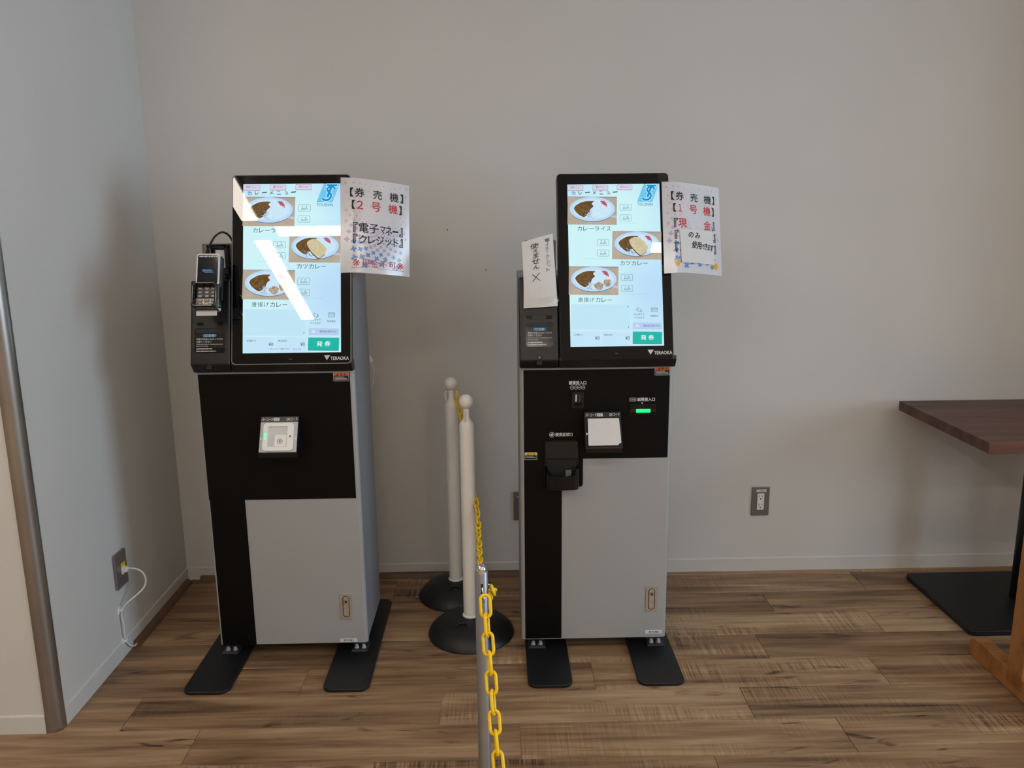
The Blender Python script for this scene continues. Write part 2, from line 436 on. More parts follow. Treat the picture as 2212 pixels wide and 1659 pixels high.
# baseboards: thin vinyl strips with a soft top edge
def baseb(name, M, a, b):
    struct(MB(M).prism([(0, 0), (.004, 0), (.0035, .052), (.0018, .0565), (0, .0575)], a, b).build(name, BASEB))
baseb('baseboard_back', frame((0, YB, 0), (0, -1, 0), (0, 0, 1)), -X1R, -XL)
baseb('baseboard_left', frame((XL, 0, 0), (1, 0, 0), (0, 0, 1)), -YB+.004, -YP-.036)
baseb('baseboard_pillar', frame((0, YP, 0), (0, -1, 0), (0, 0, 1)), -XL+.036, -X0R)
# rounded metal corner guard on the pillar edge
arc = [(XL-.0345, YP-.003), ] + [(XL-.0345+.0375*math.sin(math.radians(a)), YP+.0345-.0375*math.cos(math.radians(a))) for a in range(0, 91, 9)] + [(XL, YP+.0345), (XL-.0345, YP)]
g = MB().prism(arc, 0, ZC).build('trim_1', BRONZE, smooth=True); struct(g)
MB().prism([(x+.0006*(1 if i > 5 else 0), y-.0006) for i, (x, y) in enumerate(arc)], 0, .012).build('end_cap', BRONZE, g)

# scuff marks on the back wall (little nail holes)
for x, z, rr in ((-.185, 1.381, .3), (-.044, 1.231, -.2)):
    M = frame((x, YB-.0004, z), (1, 0, 0), (0, 0, 1))
    t = MB(M @ Matrix.Rotation(rr, 4, 'Z')).prism(ell(0, 0, .0016, .0042, 10), -.0003, .0003).build('nail_hole', DARKG)
    tag(t, 'tiny dark mark on the back wall, the %s of the two' % ('upper left' if z > 1.3 else 'lower right'), 'wall mark', 'small marks on the back wall')

# ------------------------------------------------------------------ ceiling LED strips
LEDM = mat('led_diffuser', (255, 250, 242), rough=.5, var=0, em=LED_POWER, emcol=(255, 243, 228))
def led(x0, x1, y0, y1, label):
    t = thing('ceiling_light', label, 'ceiling light', ((x0+x1)/2, (y0+y1)/2, ZC), 'linear ceiling lights')
    MB().box((x0-.012, y0-.012, ZC-.022), (x1+.012, y1+.012, ZC)).bevel(.004).build('housing', WHITEP, t)
    MB().box((x0, y0, ZC-.032), (x1, y1, ZC-.0221)).build('diffuser', LEDM, t)
for x0, x1, n in ((-1.37, -.13, 'left of the camera'), (.98, 2.22, 'right of the camera')):
    led(x0, x1, .16, .265, 'linear ceiling light running across the room, nearest the machines, '+n)
    led(x0, x1, -3.75, -3.645, 'added fill strip across the ceiling by the rear wall, '+n)  # unseen strips added as fill from the rear
for yy, n in ((-1.45, 'the nearer row'), (-2.75, 'the farther row')):  # unseen rows added for frontal fill, clear of the screen reflections
    led(-.70, .40, yy, yy+.105, 'added fill strip across the ceiling behind the camera, left one of '+n)
    led(1.55, 2.75, yy, yy+.105, 'added fill strip across the ceiling behind the camera, right one of '+n)
for x0, n in ((-1.545, 'left of the machines'),):
    led(x0, x0+.095, .36, 1.6, 'linear ceiling light running towards the back wall, '+n)
    led(x0, x0+.095, -1.19, .09, 'linear ceiling light running along the room behind the camera, '+n)

# ================================================================== the two ticket machines
YF, YM = 2.47, 2.432                     # door face; foremost edge of the head
TILT = {1: math.radians(16.3), 2: math.radians(15)}
def front(y): return frame((0, y, 0), (1, 0, 0), (0, 0, 1))          # local x, height, towards the viewer
def tiltM(k): return frame((0, YM, 1.0), (1, 0, 0), (0, math.sin(TILT[k]), math.cos(TILT[k])))
def sideM(x): return frame((x, 0, 0), (0, 1, 0), (0, 0, 1))           # local depth, height, to the right

def UIpos(k):
    """layout units of the menu page -> metres on the tilted screen"""
    dx0, dx1, s0, s1 = (.2185, .5035, .041, .545) if k == 1 else (-.7725, -.477, .034, .552)
    def q(X, Y):
        v = (Y-134)/1236; u = (X-472-35*v)/(701+13*v); v = (Y-140+12*u)/(1238-4*u)
        return dx0+u*(dx1-dx0), s1-v*(s1-s0)
    return q, (dx0, dx1, s0, s1)

def screen_page(k, pan):
    q, (dx0, dx1, s0, s1) = UIpos(k); M = tiltM(k); rnd = random.Random(5)
    S0 = onplane(M); S = lambda X, Y, l: S0(*q(X, Y), l)
    class UB(TB):                        # same as TB but y runs down the page
        def text(s, t, x0, y0, x1, y1, bold=.012, shear=0, rot=0):
            n = len(s.v); real = s.S; s.S = lambda x, y, l: Vector((x, y, 0))
            TB.text(s, t, x0, -y1, x1, -y0, bold, shear, rot); s.S = real
            for i in range(n, len(s.v)): x, y = s.v[i][0], s.v[i][1]; s.v[i] = real(x, -y, s.lift)
            return s
    Z = .0024
    def bgcol():
        m = ui('page', (206, 243, 255)); nt = m.node_tree
        if nt.nodes.get('grad') is None:   # the page shades from pale cyan to pale blue
            tc = nt.nodes.new('ShaderNodeTexCoord'); tc.name = 'grad'
            mp = nt.nodes.new('ShaderNodeMapping'); mp.inputs['Rotation'].default_value = (0, -.9, 0); mp.inputs['Scale'].default_value = (3, 1, 3)
            wv = nt.nodes.new('ShaderNodeTexNoise'); wv.inputs['Scale'].default_value = 1.1; wv.inputs['Detail'].default_value = 0
            rp = nt.nodes.new('ShaderNodeValToRGB'); rp.color_ramp.elements[0].position = .35; rp.color_ramp.elements[1].position = .65
            rp.color_ramp.elements[0].color = lin((190, 226, 255)); rp.color_ramp.elements[1].color = lin((210, 250, 255))
            nt.links.new(tc.outputs['Object'], mp.inputs[0]); nt.links.new(mp.outputs[0], wv.inputs[0])
            nt.links.new(wv.outputs['Fac'], rp.inputs[0]); nt.links.new(rp.outputs[0], nt.nodes['Principled BSDF'].inputs['Emission Color'])
        return m
    MB(M).prism([(dx0, s0), (dx1, s0), (dx1, s1), (dx0, s1)], .0015, Z).build('screen', bgcol(), pan)
    ink = ui('ink', (52, 62, 76)); blue = ui('blue', (0, 150, 215)); thin = ui('grey', (172, 208, 222))
    # dish photographs
    def dish(X0, Y0, X1, Y1, kind):
        t = UB(lambda a, b, l: S(X0+a*(X1-X0), Y0+b*(Y1-Y0), l))
        R = lambda pts, ox, oy, w_, h: [((x-ox)/w_, (y-oy)/h) for x, y in pts]
        t.lift = Z+.0002; t.m = 0; t.rect(0, 0, 1, 1)
        t.m = 7; t.poly([(0, 0), (1, 0), (1, .05), (0, .02)], Z+.0003)
        t.m = 8; t.poly([(.8, .62), (1, .68), (1, .76), (.78, .7)], Z+.0003)
        t.m = 6; t.poly(ell(.505, .475, .455, .43, 48), Z+.0003)
        t.m = 1; t.poly(ell(.503, .445, .459, .435, 48), Z+.0004)
        t.m = 2; t.poly(ell(.503, .44, .40, .36, 48), Z+.0005)
        cur = R([(340,640),(352,610),(372,588),(430,552),(470,536),(520,525),(580,523),(634,527),(612,548),(602,570),(628,598),(606,625),(582,650),(575,680),(560,700),(540,716),(520,742),(490,768),(440,748),(400,720),(368,690)][::-1], 245, 455, 730, 425)
        sm = lambda P: [(p.x, p.y) for p in smooth_path([(x, y, 0) for x, y in P]+[(P[0][0], P[0][1], 0)], 4)[:-1]]
        t.m = 3; t.poly(sm(cur), Z+.0006)
        for i in range(90):
            q_ = rnd.random()
            if kind == 'cutlet': a, b = .30+.14*q_+rnd.gauss(0, .03), .62+.18*q_+rnd.gauss(0, .035)
            elif kind == 'rice': a, b = .44-.02*q_+rnd.gauss(0, .03+.04*q_), .50+.28*q_+rnd.gauss(0, .025)
            else: a, b = .42+rnd.gauss(0, .04), .56+.26*q_+rnd.gauss(0, .02)
            t.m = (4, 2, 12)[i % 3]; an = rnd.uniform(0, 3.1); ca, sa = math.cos(an), math.sin(an)
            t.poly([(a+x*ca-y*sa*.6, b+(x*sa+y*ca)*1.7*.6) for x, y in ((.016, 0), (0, .007), (-.016, 0), (0, -.007))], Z+.0007+.000002*i)
        for i in range(46):
            an, rr = rnd.uniform(0, 6.3), math.sqrt(rnd.random()); a, b = .29+.13*rr*math.cos(an), .44+.21*rr*math.sin(an)
            t.m = 13; t.poly(ell(a, b, rnd.uniform(.004, .008), rnd.uniform(.005, .011), 6), Z+.0007+.000002*i)
        red = R([(726,520),(742,524),(752,514),(772,522),(790,520),(800,536),(818,546),(814,556),(832,570),(826,584),(834,612),(818,604),(812,588),(794,594),(786,578),(770,582),(766,564),(748,566),(752,548),(734,540)][::-1], 245, 455, 730, 425)
        t.m = 5; t.poly(sm(red), Z+.0009)
        if kind == 'cutlet':
            cp = [(1166,1108),(1200,1075),(1240,1058),(1300,1060),(1345,1090),(1390,1125),(1445,1192),(1435,1262),(1400,1295),(1345,1332),(1300,1302),(1250,1256),(1200,1195),(1175,1150)]
            c2 = R([(x-6, y+14) for x, y in cp][::-1], 912, 970, 738, 425); c1 = R(cp[::-1], 912, 970, 738, 425)
            t.m = 10; t.poly(sm(c2), Z+.0012); t.m = 9; t.poly(sm(c1), Z+.0013)
        if kind == 'chicken':
            for (cx, cy, rx, ry) in ((720, 415, 72, 56), (845, 368, 56, 58)):
                pts = [((cx+rx*(1+.12*math.sin(3*a+cx))*math.cos(a)-270)/740, (cy+ry*(1+.1*math.cos(4*a+cy))*math.sin(a)-120)/430) for a in [2*math.pi*i/22 for i in range(22)]]
                t.m = 11; t.poly(pts, Z+.0012)
                for i in range(40):
                    a, rr = rnd.uniform(0, 6.3), math.sqrt(rnd.random())*.85
                    t.m = (13, 2, 10, 9)[i % 4] if i % 8 else 10; t.poly(ell((cx+rx*rr*math.cos(a)-270)/740, (cy+ry*rr*math.sin(a)-120)/430, rnd.uniform(.004, .011), rnd.uniform(.005, .013), 6), Z+.0013+.000003*i)
        t.build('menu_photo', [ui('table', (186, 172, 154) if kind == 'rice' else (186, 172, 154), .08, 25), ui('rim', (188, 224, 255)), ui('rice', (208, 236, 255), .03, 120),
                               ui('curry', (104, 76, 38), .3, 110), ui('onion', (74, 64, 84)), ui('pickle', (196, 86, 108), .12, 90),
                               ui('plate_edge', (112, 120, 150)), ui('tray', (160, 150, 160)), ui('spoon', (196, 198, 214)),
                               ui('cutlet', (212, 200, 162), .1, 120), ui('crust', (92, 76, 52)), ui('chicken', (176, 158, 132), .22, 110), ui('onion2', (120, 118, 150)), ui('bits', (156, 124, 76))], pan, stuff=True)
    dish(476, 232, 851, 448, 'rice'); dish(818, 497, 1192, 712, 'cutlet'); dish(490, 768, 868, 985, 'chicken')
    # page buttons and price buttons
    b = UB(S); b.lift = Z+.0003
    def up(p): return [(x, y) for x, y in p]
    for x0, y0, x1, y1 in ((478, 147, 592, 183), (667, 143, 780, 180), (852, 139, 965, 176)):
        b.nxt(); b.hold = True; b.m = 0; b.lift = Z+.0002; b.poly(rrect(x0-2, y0-2, x1+2, y1+3, 5)); b.m = 1; b.lift = Z+.0003; b.poly(rrect(x0, y0, x1, y1, 4)); b.hold = False
    for x0, y0 in ((874, 287), (874, 369), (703, 559), (704, 640), (887, 825), (889, 907)):
        b.m = 2; b.lift = Z+.0003; b.outline(rrect(x0, y0, x0+90, y0+50, 8), rrect(x0+2.5, y0+2.5, x0+87.5, y0+47.5, 6))
    b.m = 3; b.lift = Z+.0002; b.rect(510, 1056, 960, 1248)
    b.m = 4; b.rect(512, 1258, 736, 1368); b.rect(744, 1258, 964, 1368)
    b.nxt(); b.hold = True; b.m = 5; b.rect(980, 1190, 1202, 1241); b.m = 6; b.rect(1003, 1206, 1027, 1226, Z+.0003)
    b.hold = False; b.nxt(); b.hold = True; b.m = 7; b.rect(980, 1258, 1205, 1352); b.m = 8; b.rect(980, 1347, 1205, 1352, Z+.0003)
    b.build('button', [ui('btn_edge', (130, 130, 150)), ui('btn', (226, 214, 236)), ui('line', (120, 150, 168)), ui('list', (196, 236, 253)),
                       ui('sum', (200, 235, 255)), ui('toggle', (186, 212, 248)), ui('check', (214, 234, 255)), ui('go', (24, 186, 172)), ui('go_d', (20, 140, 140))], pan, split=True)
    # lettering
    t = UB(S); t.lift = Z+.0006; t.m = 0
    for s_, x in (('定食メニュー', 494), ('麺メニュー', 690), ('丼メニュー', 876)): t.text(s_, x, 152-(x-494)*.016, x+(84 if x < 600 else 72), 170-(x-494)*.016, .0)
    t.nxt(); t.hold = True
    for i, c in enumerate('カレーメニュー'):
        x = 507+i*52.5; h = 27; y = 191-i*1.1
        if c == 'ー': t.text(c, x-2, y+8, x+32, y+14, .03, 0, .1)
        elif c == 'ュ': t.text(c, x+4, y+8, x+28, y+26, .03, -.2)
        else: t.text(c, x, y, x+26, y+h, .03, -.2)
    t.hold = False
    def spaced(s_, x0, y0, x1, y1, bold=.0):
        t.nxt(); t.hold = True; n = len(s_); w_ = (x1-x0)/(n-.22)
        for i, c in enumerate(s_):
            xa = x0+i*w_; xb = xa+w_*.78
            if c == 'ー': t.text(c, xa, (y0+y1)/2-2, xb, (y0+y1)/2+2, bold)
            elif c == 'ッ': t.text(c, xa+3, y0+8, xb-3, y1, bold)
            else: t.text(c, xa, y0, xb, y1, bold)
        t.hold = False
    spaced('カレーライス', 553, 462, 806, 495); spaced('カツカレー', 880, 723, 1090, 757); spaced('唐揚げカレー', 562, 1004, 820, 1040)
    for (x, y, a, p) in ((874, 287, '普', '300円'), (874, 369, '大', '350円'), (703, 559, '普', '450円'), (704, 640, '大', '500円'), (887, 825, '普', '450円'), (889, 907, '大', '500円')):
        t.nxt(); t.hold = True; t.text(a, x+25, y+9, x+36, y+20, 0); t.text('通' if a == '普' else '盛', x+51, y+9, x+63, y+20, .01); t.text(p, x+21, y+24, x+71, y+41, .0); t.hold = False
    t.text('はじめから', 988, 1120, 1067, 1135, 0); t.text('やりなおす', 990, 1146, 1067, 1161, 0); t.text('残高照会', 1113, 1131, 1175, 1147, 0)
    t.text('領収証を発行する', 1060, 1205, 1183, 1222, 0)
    t.text('お預かり', 535, 1279, 600, 1295, 0); t.text('商品合計', 762, 1277, 827, 1292, 0)
    t.text('¥0', 693, 1297, 727, 1323, 0); t.text('¥0', 924, 1293, 957, 1321, 0)
    if k == 1: t.poly([(942, 1066), (947, 1075), (937, 1075)][::-1])
    t.poly([(942, 1222), (952, 1222), (947, 1231)])
    if k == 2:
        for s_, x0, x1 in (('クレジット', 705, 772), ('電子マネー', 782, 856), ('モバイル', 870, 930)): t.text(s_, x0, 1337, x1, 1350, .0)
    # return arrow and card icon
    o = [(1004, 1093), (1022, 1077), (1022, 1086), (1038, 1086), (1047, 1094), (1047, 1104), (1038, 1112), (1030, 1112), (1030, 1100), (1022, 1100), (1022, 1109)]
    cx, cy = 1026, 1094; t.nxt()
    t.outline(o, [(cx+(x-cx)*.83, cy+(y-cy)*.8) for x, y in o])
    t.nxt(); t.hold = True; t.outline(rrect(1119, 1077, 1166, 1109, 4), rrect(1121.5, 1079.5, 1163.5, 1106.5, 3)); t.rect(1119, 1085, 1166, 1087.5)
    t.rect(1129, 1093, 1135, 1098); t.rect(1141, 1095, 1155, 1097); t.hold = False
    t.m = 1; t.text('TOUSHIN', 1007, 277, 1124, 299, 0)
    t.m = 2
    for x0, y, x1 in ((880, 435, 1000), (598, 707, 790), (897, 975, 1090)): t.dashes(x0, y-1.5, x1, y+1.5, rnd)
    t.m = 3; t.nxt(); t.hold = True; t.text('発', 1043, 1284, 1084, 1322, .03); t.text('券', 1101, 1283, 1142, 1321, .03)
    t.build('lettering', [ink, ui('logo_ink', (20, 120, 150)), thin, ui('white', (235, 255, 255))], pan, split=True)
    # company logo on the page: striped parallelogram with a swash T over an S
    g = UB(S); g.lift = Z+.0004
    par = lambda a, b: (1005+48*(1-b)+a*115, 130+b*140)
    g.m = 0; g.poly([par(0, 0), par(1, 0), par(1, 1), par(0, 1)], Z+.0003)
    g.m = 1
    for i in range(17):
        b0 = i/17; g.poly([par(0, b0), par(1, b0), par(1, b0+.03), par(0, b0+.03)])
    def stroke(pts, w_, m_, lf):
        g.m = m_; n = len(pts)
        L_, R_ = [], []
        for i, (x, y) in enumerate(pts):
            a = pts[max(0, i-1)]; c = pts[min(n-1, i+1)]; dx, dy = c[0]-a[0], c[1]-a[1]; d = math.hypot(dx, dy) or 1
            ww = w_[i]/2 if isinstance(w_, (list, tuple)) else w_/2
            L_.append((x-dy/d*ww, y+dx/d*ww)); R_.append((x+dy/d*ww, y-dx/d*ww))
        for i in range(n-1): g.poly([L_[i], L_[i+1], R_[i+1], R_[i]], lf)
    Sx = [(1134, 170), (1126, 156), (1108, 152), (1088, 160), (1080, 176), (1092, 194), (1106, 208), (1108, 226), (1098, 244), (1078, 254), (1056, 250), (1048, 240)]
    Sx = [(p.x, p.y) for p in smooth_path([(x, y, 0) for x, y in Sx], 4)]
    stroke(Sx, 24, 2, Z+.0005); stroke(Sx, 15, 3, Z+.0006)
    stroke([(1072, 143), (1155, 143)], 24, 2, Z+.00055); stroke([(1116, 143), (1096, 190), (1082, 236)], 26, 2, Z+.00055)
    stroke([(1076, 143), (1151, 143)], 14, 3, Z+.0007); stroke([(1116, 143), (1096, 190), (1083, 233)], 17, 3, Z+.0007)
    g.build('logo', [ui('logo_bg', (150, 216, 250)), ui('logo_line', (70, 190, 236)), ui('logo_w', (214, 246, 255)), blue], pan, stuff=True)

def kiosk(k, label):
    rnd = random.Random(40+k)
    x0, x1 = (.063, .542) if k == 1 else (-.931, -.446)
    base = thing('ticket_machine', label, 'ticket machine', ((x0+x1)/2, 2.6, 0))
    # ---- feet
    feet = ((.077, .216), (.421, .566)) if k == 1 else ((-.989, -.846), (-.559, -.416))
    for i, (a, b) in enumerate(feet):
        p = MB().prism(rrect(a, 2.268, b, 2.868, .03, 6), 0, .0105).bevel(.0012, 1).build('foot_plate', PLATEB, base)
        h = MB()
        for yy in (2.40, 2.36):
            for j in range(3): h.cyl((a+.035+j*.036, yy, .0104), (a+.035+j*.036, yy, .0109), .0032, n=8)
        h.build('screw_hole', BLACKK, p)['kind'] = 'stuff'
        bx = (.087, .143) if (k, i) == (1, 0) else (.486, .542) if k == 1 else (-.934, -.882) if i == 0 else (-.505, -.452)
        br = MB().box((bx[0], 2.487, .0106), (bx[1], 2.54, .0155)).box((bx[0], 2.53, .0155), (bx[1], 2.535, .0546)).bevel(.0008, 1).build('mounting_bracket', DARKG, base)
        for j in (.28, .72):
            xx = bx[0]+(bx[1]-bx[0])*j
            MB().cyl((xx, 2.507, .0155), (xx, 2.507, .0185), .0075, n=16).cyl((xx, 2.507, .0185), (xx, 2.507, .027), .0058, n=6).build('bolt', LIGHTG, br)
        MB().cyl(((a+b)/2, 2.74, .0105), ((a+b)/2, 2.74, .0546), .014).build('rear_foot', DARKG, base)
    # ---- carcass and door
    MB(sideM(x0+.001)).prism([(2.489, .0552), (2.78, .0552), (2.78, 1.25), (2.545, 1.25), (2.489, .972)], 0, x1-x0-.002).bevel(.004).build('side_panels', BODYG, base)
    r = .011
    dp = [(x0, 2.4865), (x0, YF+r)]+[(x0+r-r*math.cos(math.radians(a)), YF+r-r*math.sin(math.radians(a))) for a in (22, 45, 67, 90)]
    dp += [(x1-(x-x0), y) for x, y in dp[::-1]]
    door = MB().prism(dp[::-1], .055, .971).build('door', SILVER, base, smooth=True)
    FM = front(YF)
    if k == 1:
        pl = [(.0755, .058), (.195, .058), (.195, .584)]+[(.253+.009*math.sin(math.radians(a)), .593-.009*math.cos(math.radians(a))) for a in (0, 30, 60, 90)]+[(.262, .677), (.530, .677), (.530, .964), (.0755, .964)]
        MB(FM).prism(pl, 0, .0016).build('black_front_panel', BLACKP, base)
    else:
        MB(FM).prism([(-.9245, .5575), (-.460, .5575), (-.460, .964), (-.9245, .964)], 0, .0018).build('black_front_panel', BLACKP, base)
        MB(FM).prism([(-.9225, .053), (-.812, .053), (-.812, .5568), (-.9225, .5568)], 0, .0014).build('black_side_strip', BLACKP, base)
    P = onplane(front(YF-.0016))
    # ---- lock
    lx, lz = (.472, .147) if k == 1 else (-.530, .139)
    lk = MB(FM).prism(rrect(lx, lz, lx+.039, lz+.091, .002), 0, .0022).bevel(.0006, 1).build('lock_plate', NICKEL, base)
    MB(FM).ring(rrect(lx+.0085, lz+.008, lx+.0305, lz+.083, .0109, 8), rrect(lx+.0105, lz+.010, lx+.0285, lz+.081, .0089, 8), .002, .0026).build('grip_groove', BLACKK, lk)
    MB(FM).prism(rrect(lx+.0107, lz+.0102, lx+.0283, lz+.0808, .0087, 8), .002, .0034).bevel(.0006, 1).build('grip', NICKEL, lk)
    MB(FM).prism(ell(lx+.0195, lz+.064, .0072, .0072), .003, .0055).build('key_cylinder', CHROME, lk)
    MB(FM).prism(ell(lx+.0195, lz+.064, .0035, .0035, 12), .005, .0058).build('keyhole', BLACKK, lk)
    # ---- number label
    nx, nz = (.4735, .0675) if k == 1 else (-.5365, .0575)
    nl = MB(FM).prism([(nx, nz), (nx+.056, nz), (nx+.056, nz+.0125), (nx, nz+.0125)], 0, .0006).build('number_label', WHITEK, base)
    TB(onplane(FM), .0009).text('券売機%d' % k, nx+.011, nz+.0022, nx+.045, nz+.0102, .01).build('lettering', BLACKK, nl)
    # ---- warning stickers
    def sticker(sx, sz, sw, sh, bar, word):
        st = MB(front(YF-.0016)).prism(rrect(sx, sz, sx+sw, sz+sh, .0018), 0, .0004).build('warning_sticker', WHITEK, base)
        t = TB(P, .0006); t.m = 0; t.rect(sx+.001, sz+sh*.62, sx+sw-.001, sz+sh-.001); t.m = 1; t.rect(sx+.001, sz+.001, sx+sw-.001, sz+sh*.62)
        t.lift = .0008; t.poly([(sx+sw*.2, sz+sh*.67), (sx+sw*.34, sz+sh*.67), (sx+sw*.27, sz+sh*.9)])
        t.text(word[0], sx+sw*.46, sz+sh*.68, sx+sw*.57, sz+sh*.9, .02); t.text(word[1], sx+sw*.7, sz+sh*.68, sx+sw*.81, sz+sh*.9, .02)
        t.m = 2
        for i in range(3 if sh > .025 else 2): t.dashes(sx+sw*.08, sz+sh*(.45-.16*i), sx+sw*(.7+.2*(i > 0)), sz+sh*(.53-.16*i), rnd)
        t.build('sticker_print', [bar, BLACKK, WHITEK], st, stuff=True)
    sticker(*((.4825, .943, .047, .0265) if k == 1 else (-.5105, .938, .048, .0265)), ORANGE, '警告')
    if k == 1: sticker(.0775, .676, .039, .024, YELLOWK, '注意')
    # ---- code reader: a wedge with a face tilted up
    cx0, cx1 = (.2625, .3755) if k == 1 else (-.736, -.6185)
    sc = MB(sideM(cx0)).prism([(YF-.0015, .714), (YF-.0015, .836), (2.450, .833), (2.3945, .732), (2.398, .716)][::-1], 0, cx1-cx0).bevel(.002, 2).build('code_reader', BLACKM, base)
    vv = Vector((0, .0555, .101)); RM = frame((0, 2.3945, .732), (1, 0, 0), vv); cw = cx1-cx0; c = onplane(RM)
    t = TB(c, .0012)
    t.text('バーコード', cx0+.004, .1005, cx0+cw*.33, .1105, .02)
    t.nxt(); t.hold = True
    for i in range(9): t.rect(cx0+cw*.345+i*.0021, .1005, cx0+cw*.345+i*.0021+(.0013 if i % 3 else .0018), .111)
    t.hold = False; t.text('QRコード', cx0+cw*.68, .1005, cx1-.004, .1105, .02)
    t.poly([(cx0+.0035, .041), (cx0+.0095, .0455), (cx0+.0035, .050)])
    if k == 2: t.poly([(cx1-.0035, .041), (cx1-.0035, .050), (cx1-.0095, .0455)])
    t.build('lettering', WHITEK, sc, split=True)
    bz = MB(RM).prism(rrect(cx0+.002, .003, cx1-.002, .097, .002), .0002, .001).build('reader_bezel', mat('reader_bezel_grey', (176, 177, 180), rough=.25) if k == 2 else GLOSSK, sc)
    if k == 2:
        a0, a1, b0, b1 = cx0+.012, cx1-.012, .006, .094
        MB(RM).ring(rrect(a0, b0, a1, b1, .011, 6), rrect(a0+.015, b0+.013, a1-.020, b1-.012, .003, 6), .001, .006).bevel(.0007, 1).build('reader_frame', WHITEP, sc)
        MB(RM).prism(rrect(a0+.015, b0+.013, a1-.020, b1-.012, .003, 4), .001, .0018).build('reader_window', LIGHTG, sc)
        MB(RM).prism(rrect(a0+.036, b0+.014, a1-.021, b1-.037, .002, 4), .0018, .003).build('reader_stage', WHITEP, sc)
        MB(RM).ring(ell(a0+.052, b0+.030, .0085, .0085), ell(a0+.052, b0+.030, .0068, .0068), .003, .0036).prism(ell(a0+.052, b0+.030, .0035, .0035, 14), .003, .0036).build('reader_lens', MIDG, sc)
        MB(RM).prism(rrect(a0+.0045, b0+.034, a0+.0105, b0+.056, .002, 4), .0055, .0066).build('status_light', GREENP, sc)
        MB(RM).prism(ell(a1-.010, b0+.045, .0035, .0035, 14), .0055, .0064).build('sensor_dot', MIDG, sc)
    else:
        MB(RM).prism(rrect(cx0+.012, .036, cx0+.020, .060, .002, 4), .001, .0018).build('status_light', GREENP, sc)
    # ---- coin and note openings (cash machine only)
    if k == 1:
        PM = front(YF-.0016)
        t = TB(P, .0004); t.text('硬貨投入口', .216, .9165, .270, .9285, .05)
        for i, n_ in enumerate(('10', '50', '100', '500')):
            xx = .2262+i*.0115; t.outline(ell(xx, .9075, .0062, .0062, 20), ell(xx, .9075, .0053, .0053, 20)); t.text(n_, xx-.0034, .9058, xx+.0034, .9092, .0)
        t.text('紙幣投入口', .4305, .861, .485, .8725, .05)
        t.outline([(.406, .8615), (.4265, .8615), (.4265, .8725), (.406, .8725)], [(.407, .8625), (.4255, .8625), (.4255, .8715), (.407, .8715)]); t.text('1000', .4095, .8645, .4235, .8695, 0)
        t.poly([(.442, .8565), (.4455, .852), (.449, .8565)])
        t.text('硬貨返却口', .1745, .751, .228, .763, .05)
        t.outline(ell(.1635, .757, .0085, .0085, 24), ell(.1635, .757, .0073, .0073, 24))
        t.poly([(.158, .7585), (.1595, .7535), (.1635, .752), (.1665, .754), (.1665, .7565), (.1705, .7572), (.1705, .7588), (.1655, .7595), (.1645, .7632), (.163, .763), (.1625, .7595)][::-1])
        t.build('lettering', WHITEK, base, split=True)
        cs = MB(PM).prism(rrect(.2245, .841, .2625, .895, .005), 0, .004).bevel(.0012, 2).build('coin_slot', GLOSSK, base)
        MB(PM).ring(rrect(.2275, .858, .2595, .8915, .003, 4), rrect(.231, .861, .2565, .889, .002, 4), .004, .0062).build('slot_surround', GLOSSK, cs)
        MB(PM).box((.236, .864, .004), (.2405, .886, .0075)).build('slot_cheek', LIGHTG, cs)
        MB(PM).box((.2415, .863, .004), (.2455, .887, .0043)).build('slot_gap', BLACKK, cs)
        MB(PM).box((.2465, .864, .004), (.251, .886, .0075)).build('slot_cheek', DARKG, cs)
        MB(sideM(.230)).prism([(YF-.0056, .845), (YF-.0056, .858), (YF-.013, .851), (YF-.012, .846)][::-1], 0, .027).bevel(.001, 1).build('coin_lip', GLOSSK, cs)
        bs = MB(PM).prism(rrect(.4085, .816, .4885, .852, .002), 0, .003).build('note_slot', GLOSSK, base)
        MB(sideM(.411)).prism([(YF-.0046, .838), (YF-.0046, .849), (YF-.012, .849), (YF-.009, .838)][::-1], 0, .075).bevel(.0008, 1).build('slot_hood', BLACKM, bs)
        MB(PM).prism(rrect(.426, .826, .471, .8375, .002), .003, .0085).bevel(.0012, 2).build('note_guide_light', GREENL, bs)
        MB(sideM(.411)).prism([(YF-.0046, .818), (YF-.0046, .826), (YF-.011, .824), (YF-.010, .818)][::-1], 0, .075).build('note_tray', GLOSSK, bs)
        # coin return pocket
        cr = MB(PM).prism(rrect(.140, .583, .2475, .7395, .007), 0, .004).bevel(.001, 1).build('coin_return', GLOSSK, base)
        MB(sideM(.1415)).prism([(YF-.005, .682), (YF-.005, .7375), (YF-.010, .7375), (YF-.016, .682)][::-1], 0, .1045).bevel(.002, 2).build('return_hood', GLOSSK, cr)
        n = 14; fr_ = lambda i, rr, d: (.194+rr*math.cos(math.pi*i/n), d*math.sin(math.pi*i/n)**.3)
        cup = MB(frame((0, YF-.005, 0), (1, 0, 0), (0, -1, 0)))         # local x, forward, -height
        outer = [fr_(i, .053, .036) for i in range(n+1)]; inner = [fr_(i, .046, .030) for i in range(n+1)]
        def rim(i): return -(.631+.024*abs(math.cos(math.pi*i/n))**7)
        zb = -.586
        A = [cup.v((x, y, zb)) for x, y in outer]; B = [cup.v((x, y, rim(i))) for i, (x, y) in enumerate(outer)]
        C_ = [cup.v((x, y, rim(i))) for i, (x, y) in enumerate(inner)]; D_ = [cup.v((x, y, -.598)) for x, y in inner]
        for i in range(n):
            for p_, q_ in ((A, B), (B, C_), (C_, D_)): cup.f([p_[i], p_[i+1], q_[i+1], q_[i]])
        cup.f(A[::-1]); cup.f(D_)
        cup.build('return_cup', GLOSSK, cr, smooth=True)
